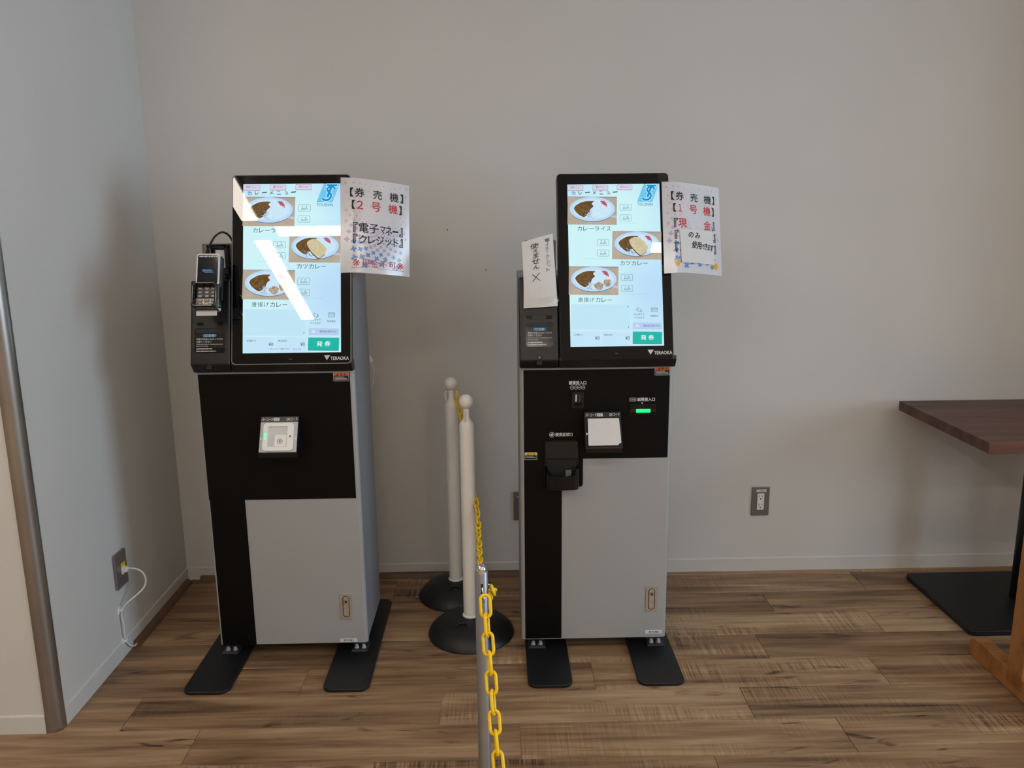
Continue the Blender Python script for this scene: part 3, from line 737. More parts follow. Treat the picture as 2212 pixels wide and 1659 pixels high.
        MB(frame((0, YF-.006, 0), (1, 0, 0), (0, 0, 1))).box((.148, .60, 0), (.240, .68, .0008)).build('return_back', BLACKK, cr)
        MB(front(YF-.010)).box((.206, .612, 0), (.224, .643, .0015)).build('coin_stop', MIDG, cr)
    # ---- head: printer module on the left, display on the right
    TM = tiltM(k); tt = TILT[k]; mw = x0+.119
    def prof(s1, n0, n1):
        """section of the head in depth/height: chin, sloping face, back"""
        f_ = lambda s_, n_: (YM+s_*math.sin(tt)-n_*math.cos(tt), 1+s_*math.cos(tt)+n_*math.sin(tt))
        return [(2.488, .9725), (2.452, .9725), f_(.0, n0), f_(s1, n0), f_(s1, n1), f_(.02, n1)]
    pm = MB(sideM(x0)).prism(prof(.258, 0, -.045)[::-1], 0, mw-x0).bevel(.005, 3).build('printer_module', BLACKM, base)
    MB(sideM(mw+.002)).prism(prof(.012, -.004, -.045)[::-1], 0, x1-mw-.002).bevel(.003, 2).build('head_chin', BLACKM, base)
    L0, L1 = (.083, .168) if k == 1 else (-.918, -.826); lb = .043 if k == 1 else .036; lt = lb+.076
    lp = MB(TM).prism(rrect(L0, lb, L1, lt, .008), -.001, .0008).build('ticket_outlet', GLOSSK, pm)
    MB(TM).prism(rrect(L0+.004, lt-.014, L1-.004, lt-.003, .004), .0008, .0016).build('outlet_mouth', BLACKK, pm)
    t = TB(onplane(TM), .0012); w_ = L1-L0; m0 = L0+.006
    t.m = 1; t.poly(rrect(L0+w_*.27, lt-.027, L0+w_*.72, lt-.018, .0044))
    t.m = 0; t.lift = .0014; t.text('ご', L0+w_*.35, lt-.0262, L0+w_*.43, lt-.0188, .02); t.text('注', L0+w_*.46, lt-.0262, L0+w_*.54, lt-.0188, .02); t.text('意', L0+w_*.57, lt-.0262, L0+w_*.65, lt-.0188, .02)
    t.text('発券が完全に止まってから', m0, lt-.0365, m0+w_*.86, lt-.0305, .03); t.text('お取りください', m0, lt-.0445, m0+w_*.5, lt-.0385, .03)
    t.text('Wait until ticket is completely printed', m0, lt-.0512, m0+w_*.86, lt-.0472, .02); t.text('before removing.', m0, lt-.0568, m0+w_*.38, lt-.0528, .02)
    t.dashes(m0, lt-.0645, m0+w_*.52, lt-.061, rnd); t.dashes(m0, lt-.0717, m0+w_*.65, lt-.0682, rnd)
    t.build('lettering', [WHITEK, BLUEK], pm, stuff=True)
    # clear flap over the outlet, kicked out at its lower edge
    F0, F1 = (.0735, .178) if k == 1 else (-.9215, -.8165); fb = .057 if k == 1 else .050; ft = .136 if k == 1 else .128
    def FS(u, v, l):
        s_ = ft-(ft-fb)*v; n_ = .004+.005*v*v
        return TM @ Vector((F0+(F1-F0)*u, s_, n_+l))
    MB().sheet(FS, 2, 8, .0012).build('clear_flap', CLEAR, pm, smooth=True)
    for u in (.2, .78): MB(TM).prism(rrect(F0+(F1-F0)*u-.009, ft-.008, F0+(F1-F0)*u+.009, ft+.002, .003), 0, .006).bevel(.0015, 2).build('flap_hinge', GLOSSK, pm)
    hx = (L0+L1)/2-.002
    MB(TM).prism(ell(hx, .0085, .008, .009), -.003, .0006).box((hx-.008, -.012, -.012), (hx+.008, .006, -.002)).build('lock_recess', BLACKK, pm)
    if k == 1: MB(TM).prism(ell(hx, .0095, .0035, .0035, 14), 0, .002).build('lock_pin', MIDG, pm)
    # display
    d0, d1 = (.186, .5335) if k == 1 else (-.8065, -.4465); dt = .581
    pan = MB(TM).prism(rrect(d0, .0, d1, dt, .012), -.040, -.0015).bevel(.003, 2).build('display', BLACKM if k == 1 else DARKG, base)
    MB(TM).prism(rrect(d0+.0025, .003, d1-.0025, dt-.0025, .011), -.0015, .0015).build('cover_glass', GLOSSB, pan)
    if k == 2: MB(TM).ring(rrect(d0-.0006, -.0006, d1+.0006, dt+.0006, .0125), rrect(d0+.0018, .0018, d1-.0018, dt-.0018, .011), -.003, .0004).build('display_rim', MIDG, pan, smooth=True)
    screen_page(k, pan)
    t = TB(onplane(TM), .0022); bx = d1-.006 if k == 1 else d1-.007; sz = .0145 if k == 1 else .0105
    lx0 = bx-.0745
    t.m = 1; t.poly([(lx0, sz+.0145), (lx0+.0085, sz-.0005), (lx0+.0185, sz+.0145)])
    t.m = 0; t.text('TERAOKA', lx0+.0195, sz, bx, sz+.0105, .035)
    t.m = 2; xm = (d0+d1)/2-.002; t.rect(xm-.005, sz+.003, xm+.005, sz+.006)
    t.build('lettering', [WHITEK, LIGHTG, DARKG], pan, split=True)
    # bracket for a card terminal, behind the module
    MB(front(2.556)).prism(rrect(x0+.022, 1.2495, x0+.118, 1.357, .004), -.003, 0).bevel(.0008, 1).build('terminal_bracket', GREYPLATE, base)
    return base
k1 = kiosk(1, 'cash ticket machine on the right, with coin slot and green-lit note slot')
k2 = kiosk(2, 'cashless ticket machine on the left, nearest the corner, with card terminal')

# ================================================================== signs and papers on the machines
def lerp(a, b, t): return Vector(a)*(1-t)+Vector(b)*t
def patch(TL, TR, BR, BL, bulge=lambda u, v: 0):
    n = (Vector(TR)-Vector(TL)).cross(Vector(BL)-Vector(TL)).normalized()
    if n.y > 0: n = -n
    return lambda u, v, l: lerp(lerp(TL, TR, u), lerp(BL, BR, u), v)+n*(l+bulge(u, v))
def plus(cx, cy, r, a, asp):
    w_ = r*.36; pts = [(w_, r), (-w_, r), (-w_, w_), (-r, w_), (-r, -w_), (-w_, -w_), (-w_, -r), (w_, -r), (w_, -w_), (r, -w_), (r, w_), (w_, w_)]
    return [(cx+x*math.cos(a)-y*math.sin(a), cy+(x*math.sin(a)+y*math.cos(a))*asp) for x, y in pts]
PCOL = [mat('print_%d' % i, c, rough=.16, var=0) for i, c in enumerate(((200, 197, 202), (206, 210, 186), (212, 182, 196), (186, 164, 198), (104, 148, 204), (168, 160, 204), (222, 222, 130), (192, 205, 186)))]
def laminated(name, label, S, lines, k):
    """A4 sheet in clear film; lines: (text, u0, v0, u1, v1, colour index)"""
    c0 = S(.5, 1, 0)
    t = thing(name, label, 'sign', c0, 'laminated signs taped to the machines')
    MB().sheet(S, 32, 10, .0008).build('sheet', LAMIN, t, smooth=True)
    p = TB(S, .00022); A = 1/1.36
    for ring in range(14):
        R = .17*1.125**ring; n = 24
        for i in range(n):
            a = 2*math.pi*(i+.5*(ring % 2))/n; cx, cy = .56+R*math.cos(a), .40+R*math.sin(a)*.9
            s_, c_ = math.sin(a), math.cos(a); grow = max(0, s_*.9-c_*.35)
            r = R*(.032+.045*grow)
            if not (.03+r < cx < .97-r and .03+r*A < cy < .97-r*A): continue
            big = r > .03
            p.m = (4 if big and s_ > .5 else 3 if c_ < .2 else 5) if s_ > .25 else (2 if c_ < -.75 else 3 if c_ < -.55 and s_ > 0 else 6 if c_ > .8 and s_ < -.3 else 7 if c_ > .2 else 0)
            p.poly(plus(cx, cy, r, a+.5, A)[::-1])
    p.build('pattern', PCOL, t, stuff=True)
    q = TB(lambda x, y, l: S(x, -y, l), .00055)
    for (tx, u0, v0, u1, v1, col) in lines:
        q.m = col; q.text(tx, u0, -v1, u1, -v0, .03 if col != 2 else .0)
    q.build('lettering', [BLACKK, REDK, REDK], t, split=True)
    return t
# sign of machine 2: left edge on the screen's right border, right edge drifting back
e2 = lambda s_, n_: (YM+s_*math.sin(TILT[2])-n_*math.cos(TILT[2]), 1+s_*math.cos(TILT[2])+n_*math.sin(TILT[2]))
S2 = patch((-.4755, 2.5715, 1.5505), (-.2755, 2.640, 1.526), (-.2800, 2.605, 1.2435), (-.4765, 2.4935, 1.267), lambda u, v: .003+(.07+.035*v)*(u-max(0, (u-.17)/.83)**1.25))
laminated('laminated_sign', 'laminated sign with red 2 and cashless notice, taped to the left machine', S2, [
    ('【', .125, .105, .172, .20, 0), ('券', .19, .105, .325, .20, 0), ('売', .452, .108, .582, .203, 0), ('機', .70, .11, .832, .205, 0), ('】', .86, .11, .905, .205, 0),
    ('【', .15, .235, .195, .33, 0), ('２', .218, .24, .305, .325, 1), ('号', .425, .238, .56, .335, 1), ('機', .68, .237, .815, .335, 1), ('】', .84, .237, .88, .335, 0),
    ('『', .165, .47, .222, .57, 0), ('電', .245, .475, .378, .57, 0), ('子', .395, .475, .53, .57, 0), ('マ', .552, .49, .63, .565, 0), ('ネ', .635, .475, .728, .575, 0), ('ー', .74, .52, .825, .535, 0), ('』', .84, .475, .892, .575, 0),
    ('『', .165, .595, .222, .69, 0), ('ク', .245, .60, .355, .69, 0), ('レ', .375, .605, .475, .685, 0), ('ジ', .495, .595, .605, .69, 0), ('ッ', .63, .62, .72, .685, 0), ('ト', .755, .60, .82, .69, 0), ('』', .84, .595, .892, .69, 0),
    ('※', .155, .86, .255, .93, 2), ('現', .285, .855, .39, .935, 2), ('金', .41, .855, .525, .935, 2), ('不', .545, .86, .65, .935, 2), ('可', .675, .862, .78, .935, 2), ('※', .80, .86, .90, .93, 2), ('ー', .14, .944, .91, .948, 1)], 2)
S1 = patch((.5075, 2.575, 1.5285), (.700, 2.635, 1.5095), (.7135, 2.60, 1.2355), (.5065, 2.49, 1.254), lambda u, v: .003+(.06+.045*v)*(u-max(0, (u-.17)/.83)**1.25))
lam1 = laminated('laminated_sign', 'laminated sign with red 1 and cash notice, taped to the right machine', S1, [
    ('【', .13, .105, .172, .20, 0), ('券', .195, .108, .33, .20, 0), ('売', .45, .11, .58, .203, 0), ('機', .70, .112, .835, .205, 0), ('】', .86, .112, .90, .205, 0),
    ('【', .155, .238, .195, .33, 0), ('１', .240, .245, .285, .325, 1), ('号', .425, .242, .56, .337, 1), ('機', .68, .24, .815, .338, 1), ('】', .84, .24, .88, .338, 0),
    ('『', .155, .402, .21, .497, 0), ('現', .225, .402, .36, .497, 1), ('金', .675, .40, .81, .50, 1), ('』', .83, .402, .88, .498, 0),
    ('『', .16, .535, .212, .63, 0), ('』', .84, .535, .89, .63, 0), ('『', .16, .665, .212, .76, 0), ('』', .84, .665, .89, .76, 0)], 1)
# two pointing hands printed at the foot of that sign
hand = [(-.5, .1), (-.45, -.35), (-.1, -.5), (.2, -.42), (.22, -.25), (.62, -.22), (.66, -.05), (.25, .02), (.24, .2), (.12, .24), (.1, .42), (-.15, .46), (-.35, .4)]
hb = TB(S1, .0004)
for cu, cv, sg in ((.19, .89, 1), (.86, .905, -1)): hb.poly([(cu+sg*x*.11, cv+y*.085) for x, y in hand])
hb.build('hand_mark', mat('hand_print', (232, 178, 70), rough=.16, var=.04), lam1, split=True)
# handwritten note stuck on the right machine's sign
SN = lambda u, v, l: S1(.235+u*.605, .515+v*.375, l+.0012+.003*v)
nt_ = thing('paper_note', 'small white note handwritten in black marker on the cash sign', 'paper note', SN(.5, 1, 0))
MB().sheet(SN, 4, 4, .0003).build('sheet', PAPER, nt_)
q = TB(lambda x, y, l: SN(x, -y, l), .0004)
for c, u0, v0, u1, v1 in (('の', .24, .08, .38, .25), ('み', .43, .09, .58, .26), ('使', .32, .34, .46, .56), ('用', .47, .37, .60, .57), ('で', .61, .42, .69, .56), ('き', .70, .38, .79, .57), ('ま', .80, .40, .88, .58), ('す', .88, .40, .98, .60)):
    q.text(c, u0, -v1, u1, -v0, .035, .12)
q.build('handwriting', BLACKK, nt_, split=True)
# clear tape and film tabs holding the signs
def tape(pts, parent, name='tape'):
    a, b, c, d = [Vector(p) for p in pts]
    f = lambda u, v, l: lerp(lerp(a, b, u), lerp(d, c, u), v)+Vector((0, -l, 0))
    MB().sheet(f, 3, 3, .0004).build(name, CLEAR, parent)
tm1, tm2 = tiltM(1), tiltM(2)
for tm, xe, par in ((tm2, -.4755, bpy.data.objects['laminated_sign']), (tm1, .5075, lam1)):
    for s0, s1 in ((.545, .577), (.268, .290)):
        tape([tm @ Vector(p) for p in ((xe-.010, s1, .0165), (xe+.022, s1, .0150), (xe+.022, s0, .0150), (xe-.010, s0, .0165))], par)
# handwritten paper on the right machine's printer module
c_ = lambda x, s_, n_: tm1 @ Vector((x, s_, n_))
SH = patch((.0735, 2.492, 1.353), (.1685, 2.512, 1.378), c_(.1815, .166, .006), c_(.0775, .160, .006), lambda u, v: .012*math.sin(math.pi*v)*(1-u)+.004*math.sin(math.pi*u))
hs = thing('handwritten_sign', 'white paper with black vertical handwriting and a cross on the right machine', 'paper sign', SH(.5, 1, 0))
MB().sheet(SH, 8, 12, .0003).build('sheet', PAPER, hs, smooth=True)
q = TB(lambda x, y, l: SH(x, -y, l), .0005)
for c, u0, v0, u1, v1, bd in (('使', .25, .07, .52, .145, .03), ('え', .33, .15, .50, .205, .03), ('ま', .33, .215, .50, .285, .035), ('せ', .27, .295, .52, .365, .035), ('ん', .31, .38, .50, .445, .035),
                              ('電', .72, .05, .89, .09, .02), ('子', .77, .095, .84, .125, .02), ('マ', .74, .13, .84, .16, .02), ('ネ', .72, .165, .84, .205, .02), ('ー', .775, .213, .79, .235, .02),
                              ('・', .78, .25, .79, .257, .0), ('ク', .72, .275, .83, .32, .02), ('レ', .75, .33, .83, .355, .02), ('ジ', .72, .36, .86, .405, .01), ('ッ', .76, .415, .86, .445, .01), ('ト', .72, .455, .82, .51, .02)):
    q.text(c, u0, -v1, u1, -v0, bd, .15)
for a, b in (((.27, .51), (.50, .615)), ((.50, .50), (.27, .62))):
    dx, dy = b[0]-a[0], b[1]-a[1]; q.poly([(a[0]-.014, -a[1]), (b[0]-.014, -b[1]), (b[0]+.014, -b[1]), (a[0]+.014, -a[1])])
q.build('handwriting', BLACKK, hs, split=True)
tape([SH(.40, .865, .002), SH(1.04, .85, .002), SH(1.04, .94, .002), SH(.40, .955, .002)], hs)
# blank paper covering the right machine's code reader
vv = Vector((0, .0555, .101)); RM = frame((0, 2.3945, .732), (1, 0, 0), vv)
pc = MB(RM).prism([(.272, .008), (.362, .0085), (.366, .014), (.372, .016), (.371, .052), (.369, .094), (.2725, .094), (.271, .014)], .0016, .0022).build('paper_cover', PAPER)
tag(pc, 'blank white paper covering the code reader of the right machine', 'paper')

# ================================================================== card terminal on the left machine
TX, TW = -.845, .066
pt = thing('card_terminal', 'black card payment terminal with keypad hung beside the left screen', 'card terminal', (TX, 2.40, 1.165))
PM_ = frame((TX, 2.366, 1.165), (1, 0, 0), (0, .062, .166)); PLn = .177
MB(PM_).prism(rrect(-.033, .045, .033, PLn, .006), -.040, .001).bevel(.003, 2).build('housing', BLACKM, pt)
MB(PM_).ring(rrect(-.0335, .084, .0335, PLn+.0005, .006), rrect(-.0295, .088, .0295, PLn-.004, .003), -.002, .0032).build('screen_rim', LIGHTG, pt)
sf = MB(PM_).prism(rrect(-.0295, .088, .0295, PLn-.004, .003), .001, .0022).build('screen', mat('terminal_glass', (18, 22, 34), rough=.05, var=.1, em=.0), pt)
t = TB(onplane(PM_), .0026)
t.m = 0; t.text('TERAOKA', -.0165, .124, .013, .130, .03); t.dashes(-.010, .1205, .019, .1222, random.Random(1))
t.m = 1; t.dashes(-.026, PLn-.010, .028, PLn-.0055, random.Random(3))
t.build('lettering', [ui('term_blue', (120, 160, 230)), WHITEK], sf, stuff=True)
# privacy shield: a rounded hood round the keys
shl = MB(PM_).ring(rrect(-.038, .012, .036, .087, .010, 6), rrect(-.0315, .020, .0285, .0805, .008, 6), -.02, .024).bevel(.0025, 2).build('keypad_shield', GLOSSK, pt, smooth=True)
MB(PM_).prism(rrect(-.034, .010, .034, .083, .006), -.022, -.004).build('keypad_plate', WHITEP, pt)
KC = [mat('key_grey', (150, 150, 154), rough=.3), mat('key_red', (205, 66, 62), rough=.4), mat('key_yellow', (222, 186, 66), rough=.4), mat('key_green', (92, 158, 82), rough=.4)]
for r in range(5):
    for c in range(3):
        x = -.0205+c*.0193; y = .0735-r*.0115
        b = MB(PM_).prism(rrect(x-.0072, y-.0042, x+.0072, y+.0042, .002, 3), -.004, .001).bevel(.0007, 1).build('key', KC[0] if r < 4 else KC[1+c], pt)
        t = TB(onplane(PM_), .0012); t.dashes(x-.003, y-.0014, x+.0055, y+.0016, random.Random(r*3+c)); t.build('key_mark', WHITEK, b, stuff=True)
MB(PM_).box((-.034, .0085, -.012), (.034, .0135, .006)).bevel(.002, 2).build('card_slot', BLACKM, pt)
MB(PM_).box((-.0305, -.0065, -.006), (.0285, .0085, -.004)).build('card', PAPER, pt)
MB(PM_).box((-.034, .0112, .006), (.034, .0132, .0075)).build('slot_trim', MIDG, pt)
# marks printed down the right side of the housing
sm = frame((TX+.0336, 2.366, 1.165), Vector((0, -.166, .062)), (0, .062, .166))
t = TB(onplane(sm), .0); t.nxt(); t.hold = True
for i in range(14): t.rect(-.016, .075+i*.0065, -.011, .0795+i*.0065-.001*(i % 3))
t.build('side_print', MIDG, pt, stuff=True)
# arm from the terminal to the bracket, and its cable
MB().box((TX-.028, 2.462, 1.265), (TX+.020, 2.552, 1.285)).box((TX-.038, 2.528, 1.25), (TX-.029, 2.552, 1.352)).box((TX+.012, 2.528, 1.25), (TX+.020, 2.552, 1.352)).box((TX-.038, 2.528, 1.342), (TX+.020, 2.552, 1.352)).bevel(.002, 1).build('mount_arm', BLACKM, pt)
MB().box((TX-.016, 2.534, 1.285), (TX+.012, 2.540, 1.338)).build('arm_plate', LIGHTG, pt)
cab = [(TX-.022, 2.455, 1.315), (TX-.026, 2.49, 1.336), (TX-.024, 2.52, 1.358), (TX-.014, 2.535, 1.379), (TX+.003, 2.545, 1.391), (TX+.018, 2.552, 1.386), (TX+.028, 2.558, 1.370), (TX+.034, 2.562, 1.345), (TX+.036, 2.566, 1.31)]
MB().tube(smooth_path(cab), .0032, 10).build('cable', BLACKC, pt)

# ================================================================== chain posts
def white_post(x, y, R, label, hook_ang):
    t = thing('chain_post', label, 'chain post', (x, y, 0), 'white plastic chain posts')
    prof = [(R-.002, 0), (R, .004), (R-.003, .012), (R*.93, .024), (R*.80, .041), (R*.62, .055), (R*.42, .063), (.034, .067), (.0, .067)]
    b = MB().lathe(prof, (x, y, 0), 48).build('base', RUBBER, t, smooth=True)
    # moulded latch on the base
    a0 = -math.pi/2+hook_ang*.2
    ctr = Vector((x+.075*math.cos(a0), y+.075*math.sin(a0), .060))
    MB().tube([ctr+Vector((.018*math.cos(a), .014*math.sin(a), .004*math.sin(a)+.002)) for a in [math.pi*i/12-.3 for i in range(15)]], .0035, 8).build('latch', RUBBER, b)
    MB().lathe([(.0255, .064), (.0285, .066), (.0285, .071), (.0255, .074)], (x, y, 0), 32).build('collar', WHITEP, t)
    MB().lathe([(.0248, .066), (.0248, .752), (.0238, .757), (.0105, .777), (.0105, .812)], (x, y, 0), 32).build('pole', WHITEP, t, smooth=True)
    MB().lathe([(.0, .806)]+[(.0245*math.sin(math.pi*i/16), .832-.0245*math.cos(math.pi*i/16)) for i in range(1, 16)]+[(0, .8565)], (x, y, 0), 28).build('ball_cap', WHITEP, t, smooth=True)
    for s_ in (0, math.pi):
        a = hook_ang+s_; d = Vector((math.cos(a), math.sin(a), 0)); c = Vector((x, y, 0))
        P = [c+d*.0175+Vector((0, 0, .768)), c+d*.0215+Vector((0, 0, .780)), c+d*.0225+Vector((0, 0, .797)), c+d*.0205+Vector((0, 0, .8035)), c+d*.0165+Vector((0, 0, .802))]
        MB().tube(smooth_path(P, 3), .0028, 8).build('hook', WHITEP, t)
    return t
white_post(-.110, 2.622, .150, 'white plastic chain post with ball top, the nearer of the two', math.radians(-105))
white_post(-.176, 2.912, .143, 'white plastic chain post with ball top, the farther one by the wall', math.radians(2))
SX, SY = -.0352, 1.3
sp = thing('steel_chain_post', 'grey steel chain post with chrome dome top in the foreground', 'chain post', (SX, SY, 0))
MB().lathe([(.138, 0), (.14, .004), (.136, .014), (.05, .022), (.0, .022)], (SX, SY, 0), 40).build('base', STEEL, sp, smooth=True)
MB().lathe([(.0112, .02), (.0112, .8395), (.0106, .8405), (0, .8405)], (SX, SY, 0), 28).build('pole', STEEL, sp, smooth=True)
MB().lathe([(.0098, .8405)]+[(.0098*math.cos(math.pi*i/16), .842+.0115*math.sin(math.pi*i/16)) for i in range(0, 8)]+[(0, .8535)], (SX, SY, 0), 24).build('dome_cap', CHROME, sp, smooth=True)
HA = (SX+.0025, SY-.0112, .793)
MB().box((SX-.0005, SY-.0124, .793), (SX+.0028, SY-.0100, .822)).build('hook_slot', BLACKK, sp)
MB().tube(smooth_path([(SX+.0015, SY-.010, .816), (SX+.0018, SY-.0135, .812), (SX+.0035, SY-.0165, .801), (SX+.0045, SY-.0205, .793), (SX+.0050, SY-.0235, .7955), (SX+.0052, SY-.0245, .801)], 4), .0014, 8).build('hook', CHROME, sp)
MB().tube(smooth_path([(SX+.0105, SY+.002, .816), (SX+.0145, SY+.003, .811), (SX+.0165, SY+.004, .804), (SX+.0195, SY+.005, .806)], 4), .0014, 8).build('hook', CHROME, sp)
# far end of the foreground chain: a second steel post behind the frame's lower edge
SX2, SY2 = .14, .33
sp2 = thing('steel_chain_post', 'grey steel chain post beside the camera, holding the near end of the chain', 'chain post', (SX2, SY2, 0))
MB().lathe([(.138, 0), (.14, .004), (.136, .014), (.05, .022), (.0, .022)], (SX2, SY2, 0), 40).build('base', STEEL, sp2, smooth=True)
MB().lathe([(.0112, .02), (.0112, .8395), (0, .8405)], (SX2, SY2, 0), 28).build('pole', STEEL, sp2, smooth=True)
MB().lathe([(.0098, .8405)]+[(.0098*math.cos(math.pi*i/16), .842+.0115*math.sin(math.pi*i/16)) for i in range(0, 8)]+[(0, .8535)], (SX2, SY2, 0), 24).build('dome_cap', CHROME, sp2, smooth=True)
# plastic chain: one link mesh, copied along the path
LR, LW, LL = .0030, .0082, .0102        # wire radius, half width, half straight length
lk_pts = [(LW*math.cos(a), LL+LW*math.sin(a), 0) for a in [math.pi*i/8 for i in range(9)]]+[(LW*math.cos(a), -LL+LW*math.sin(a), 0) for a in [math.pi+math.pi*i/8 for i in range(9)]]
lb_ = MB().tube(lk_pts, LR, 8, True); link_me = bpy.data.meshes.new('link'); lb_.bm.to_mesh(link_me); lb_.bm.free(); link_me.materials.append(YELLOW)
PITCH = 2*(LL+LW-LR)
def chain(name, label, path, roll0=0):
    P = smooth_path(path, 24); t = thing(name, label, 'chain', tuple(P[0])); org = ORG[t]
    d = 0; nxt = PITCH/2; i = 0; sel = []
    for a, b in zip(P, P[1:]):
        L_ = (b-a).length
        while nxt <= d+L_:
            f = (nxt-d)/L_; sel.append((a.lerp(b, f), (b-a).normalized())); nxt += PITCH
        d += L_
    for i, (p, tg) in enumerate(sel):
        ref = Vector((0, -1, .0)) if abs(tg.y) < .9 else Vector((0, 0, 1))
        zax = (ref-tg*ref.dot(tg)).normalized(); xax = tg.cross(zax)
        ang = roll0+(math.pi/2)*(i % 2)+.25*math.sin(i*1.7)
        m = Matrix((xax, tg, zax)).transposed().to_4x4() @ Matrix.Rotation(ang, 4, 'Y'); m.translation = p-org
        o = bpy.data.objects.new('link', link_me); COL.objects.link(o); o.parent = t; o.matrix_local = m
    return t
near = [(SX+.0060, SY-.0235, .8045)]
for d, z in ((.03, .735), (.07, .655), (.12, .565), (.18, .47), (.26, .37), (.36, .275), (.46, .225), (.56, .22), (.66, .27), (.76, .375), (.86, .54), (.92, .68), (.955, .80)):
    u = d/.955; near.append((SX+.006+u*(SX2-.012-SX-.006), SY-.0235+u*(SY2+.02-SY+.0235), z))
chain('plastic_chain', 'yellow plastic chain hanging in front of the steel post towards the camera', near, 0)
chain('plastic_chain', 'yellow plastic chain sagging between the far white post and the steel post',
      [(-.1535, 2.912, .797), (-.148, 2.885, .765), (-.136, 2.83, .715), (-.130, 2.77, .645), (-.118, 2.70, .565), (-.083, 2.605, .487), (-.073, 2.45, .445), (-.064, 2.25, .438), (-.055, 2.0, .468), (-.047, 1.75, .545), (-.040, 1.55, .64), (-.030, 1.40, .735), (-.020, 1.335, .785), (SX+.0185, SY+.008, .801)], .6)

# ================================================================== wall plates, cables, cable covers
def plate_box(M, w_, h, d=.007): return MB(M).prism(rrect(-w_/2, -h/2, w_/2, h/2, .004), 0, d).bevel(.0022, 2)
OM = frame((1.0405, YB, .2985), (1, 0, 0), (0, 0, 1))
ot = thing('wall_outlet', 'grey double power outlet with white sockets on the back wall', 'power outlet', (1.0405, YB, .2985), 'grey wall plates')
plate_box(OM, .071, .120).build('cover_plate', GREYPLATE, ot)
ins = MB(OM).prism(rrect(-.0135, -.034, .0135, .034, .001), .007, .0085).build('socket_insert', WHITEP, ot)
for i, zz in enumerate((.016, -.020)):
    MB(OM).box((-.0075, zz+.003, .0085), (-.0055, zz+.011, .0088)).box((.0050, zz+.003, .0085), (.0068, zz+.0105, .0088)).prism(ell(-.0005, zz-.0045, .0028, .0028, 12), .0085, .0088).build('socket_hole', BLACKK, ins)['kind'] = 'stuff'
lbp = MB(OM).prism([(-.0185, .0405), (.0215, .0405), (.0215, .0505), (-.0185, .0505)], .007, .0073).build('outlet_label', WHITEK, ot)
TB(onplane(OM), .0075).dashes(-.006, .044, .012, .047, random.Random(8)).build('label_print', MIDG, lbp, stuff=True)
OM2 = frame((.0865, YB, .2955), (1, 0, 0), (0, 0, 1))
ot = thing('switch_plate', 'grey wall plate half hidden behind the right machine', 'wall plate', (.0865, YB, .2955), 'grey wall plates')
plate_box(OM2, .071, .120).build('cover_plate', GREYPLATE, ot)
MB(OM2).prism(rrect(-.020, .034, -.0165, .042, .001), .007, .008).build('indicator', WHITEP, ot)
MB(OM2).prism(rrect(-.011, -.030, .011, .030, .001), .007, .009).build('rocker', MIDG, ot)
OM3 = frame((XL, 2.5385, .2985), (0, 1, 0), (0, 0, 1))
ot = thing('wall_outlet', 'grey outlet plate on the left wall with a white plug in it', 'power outlet', (XL, 2.5385, .2985), 'grey wall plates')
plate_box(OM3, .078, .120, .010).build('cover_plate', GREYPLATE, ot)
MB(OM3).prism([(-.004, .006), (.023, .006), (.023, .019), (-.004, .019)], .010, .0115).build('yellow_sticker', YELLOW, ot)
MB(OM3).prism(rrect(-.003, -.019, .022, .006, .002), .010, .0125).build('jack_insert', WHITEP, ot)
pc_ = thing('power_cable', 'white cable looping from the left wall outlet down to the floor', 'cable', (XL+.02, 2.50, .01))
pth = smooth_path([(XL+.012, 2.547, .297), (XL+.028, 2.548, .297), (XL+.05, 2.551, .293), (XL+.068, 2.556, .278), (XL+.076, 2.558, .252), (XL+.070, 2.552, .226), (XL+.050, 2.536, .206), (XL+.028, 2.518, .190), (XL+.013, 2.508, .172), (XL+.008, 2.506, .150), (XL+.011, 2.506, .118), (XL+.010, 2.507, .085), (XL+.008, 2.512, .055), (XL+.014, 2.528, .028), (XL+.016, 2.552, .012), (XL+.014, 2.572, .009)], 6)
MB().tube(pth, .0031, 10).build('cord', CABLE, pc_)
MB(OM3).prism(rrect(-.001, -.012, .018, .004, .002), .0126, .026).bevel(.002, 2).build('plug', WHITEP, pc_)
MB().tube([pth[2], pth[5]], .0046, 10).build('strain_relief', WHITEP, pc_)
for yy, zz in ((2.506, .168), (2.512, .054)):
    MB().box((XL+.0002, yy-.011, zz-.012), (XL+.004, yy+.009, zz+.010)).box((XL+.004, yy-.007, zz-.003), (XL+.014, yy+.007, zz+.003)).bevel(.001, 1).build('cable_clip', WHITEP, pc_)
cc = MB(frame((XL+.0042, 0, 0), (1, 0, 0), (0, 0, 1))).prism([(0, 0), (.024, 0), (.020, .012), (.014, .018), (.006, .019), (0, .018)], -3.055, -2.572).build('cable_cover', MOULD, smooth=True)
tag(cc, 'brown floor cable cover along the foot of the left wall', 'cable cover', 'brown cable covers on the floor')
cc = MB(frame((0, YB-.0042, 0), (0, -1, 0), (0, 0, 1))).prism([(0, 0), (.024, 0), (.020, .014), (.014, .021), (.006, .022), (0, .021)], -.12, 1.212).build('cable_cover', MOULD, smooth=True)
tag(cc, 'brown floor cable cover along the foot of the back wall', 'cable cover', 'brown cable covers on the floor')
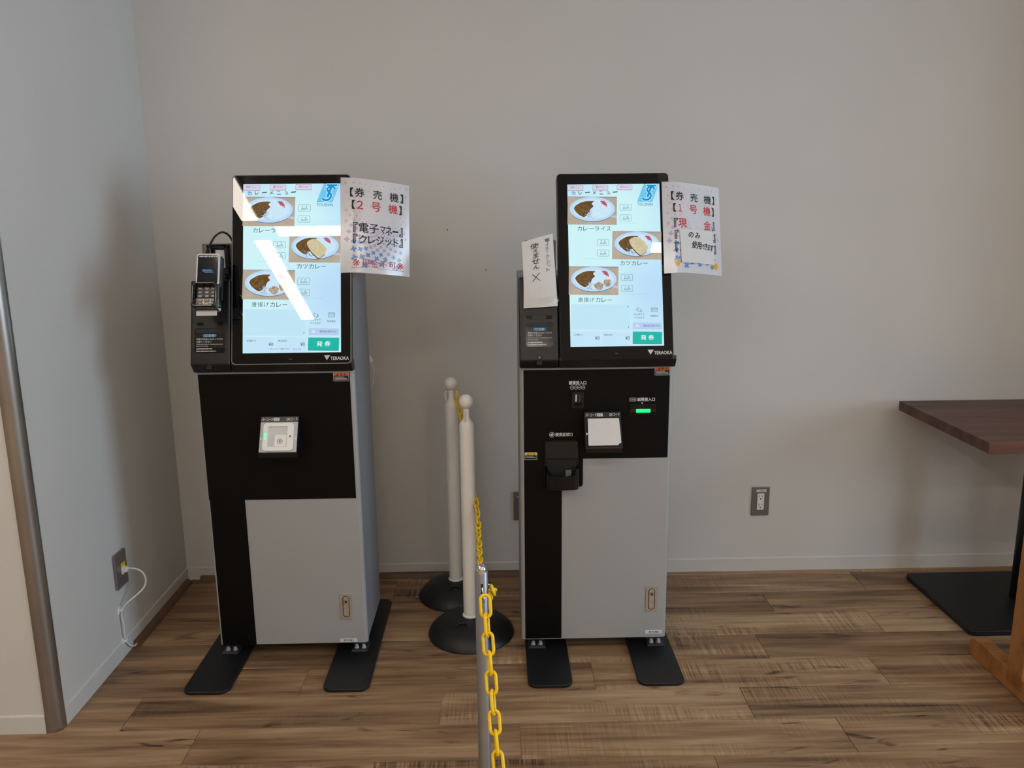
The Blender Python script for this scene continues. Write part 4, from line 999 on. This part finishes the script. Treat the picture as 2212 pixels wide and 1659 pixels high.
cl = MB().tube(smooth_path([(XL+.014, 3.040, .008), (XL+.018, 3.062, .010), (XL+.030, 3.072, .012), (XL+.062, 3.071, .011), (XL+.075, 3.071, .010)], 5), .0045, 8).build('cable_bend', CABLE)
tag(cl, 'short white cable bend in the floor corner between two brown covers', 'cable')
# small plug and cord on the rear right edge of the left machine
ad = thing('data_cable', 'thin white cord with a wedge plug behind the left machine', 'cable', (-.440, 2.79, .84))
MB(frame((0, 2.786, 0), (1, 0, 0), (0, 0, 1))).prism([(-.4475, .936), (-.4365, .942), (-.4475, .963)], -.012, .004).bevel(.0012, 1).build('plug', WHITEP, ad)
MB().tube(smooth_path([(-.442, 2.79, .939), (-.4395, 2.79, .928), (-.4345, 2.79, .911), (-.4352, 2.79, .893), (-.4385, 2.79, .876), (-.443, 2.79, .858), (-.450, 2.79, .845)], 5), .0019, 8).build('cord', CABLE, ad)

# ================================================================== cafe table and wooden stand at the right
tb = thing('cafe_table', 'dark walnut topped cafe table on a black pedestal at the right', 'table', (1.925, 2.72, 0))
MB().box((1.532, 2.43, .684), (2.32, 3.014, .72)).bevel(.0016, 2).build('table_top', TABLEW, tb)
MB().prism(rrect(1.606, 2.53, 2.244, 2.995, .022, 5), 0, .021).bevel(.004, 2).build('base_plate', PLATEB, tb)
MB().cyl((1.925, 2.765, .021), (1.925, 2.765, .676), .036, n=28).build('pedestal', PLATEB, tb)
MB().box((1.78, 2.62, .668), (2.07, 2.91, .6838)).build('mounting_plate', PLATEB, tb)
ws = thing('wooden_stand', 'orange pine stand with a rounded sled foot at the lower right edge', 'wooden stand', (1.57, 2.1, 0))
for i, xa in enumerate((1.540, 2.02)):
    pf = [(1.70, 0), (2.428, 0), (2.432, .040), (2.424, .056), (2.406, .066), (1.72, .066), (1.70, .04)]
    MB(sideM(xa)).prism(pf[::-1], 0, .046).bevel(.003, 2).build('foot', PINEW, ws)
    MB().box((xa-.005, 2.155, .030), (xa+.036, 2.225, .62)).bevel(.003, 2).build('upright', PINEW, ws)
for z0, z1 in ((.072, .21), (.46, .60)): MB().box((1.577, 2.165, z0), (2.013, 2.19, z1)).bevel(.003, 2).build('rail', PINEW, ws)
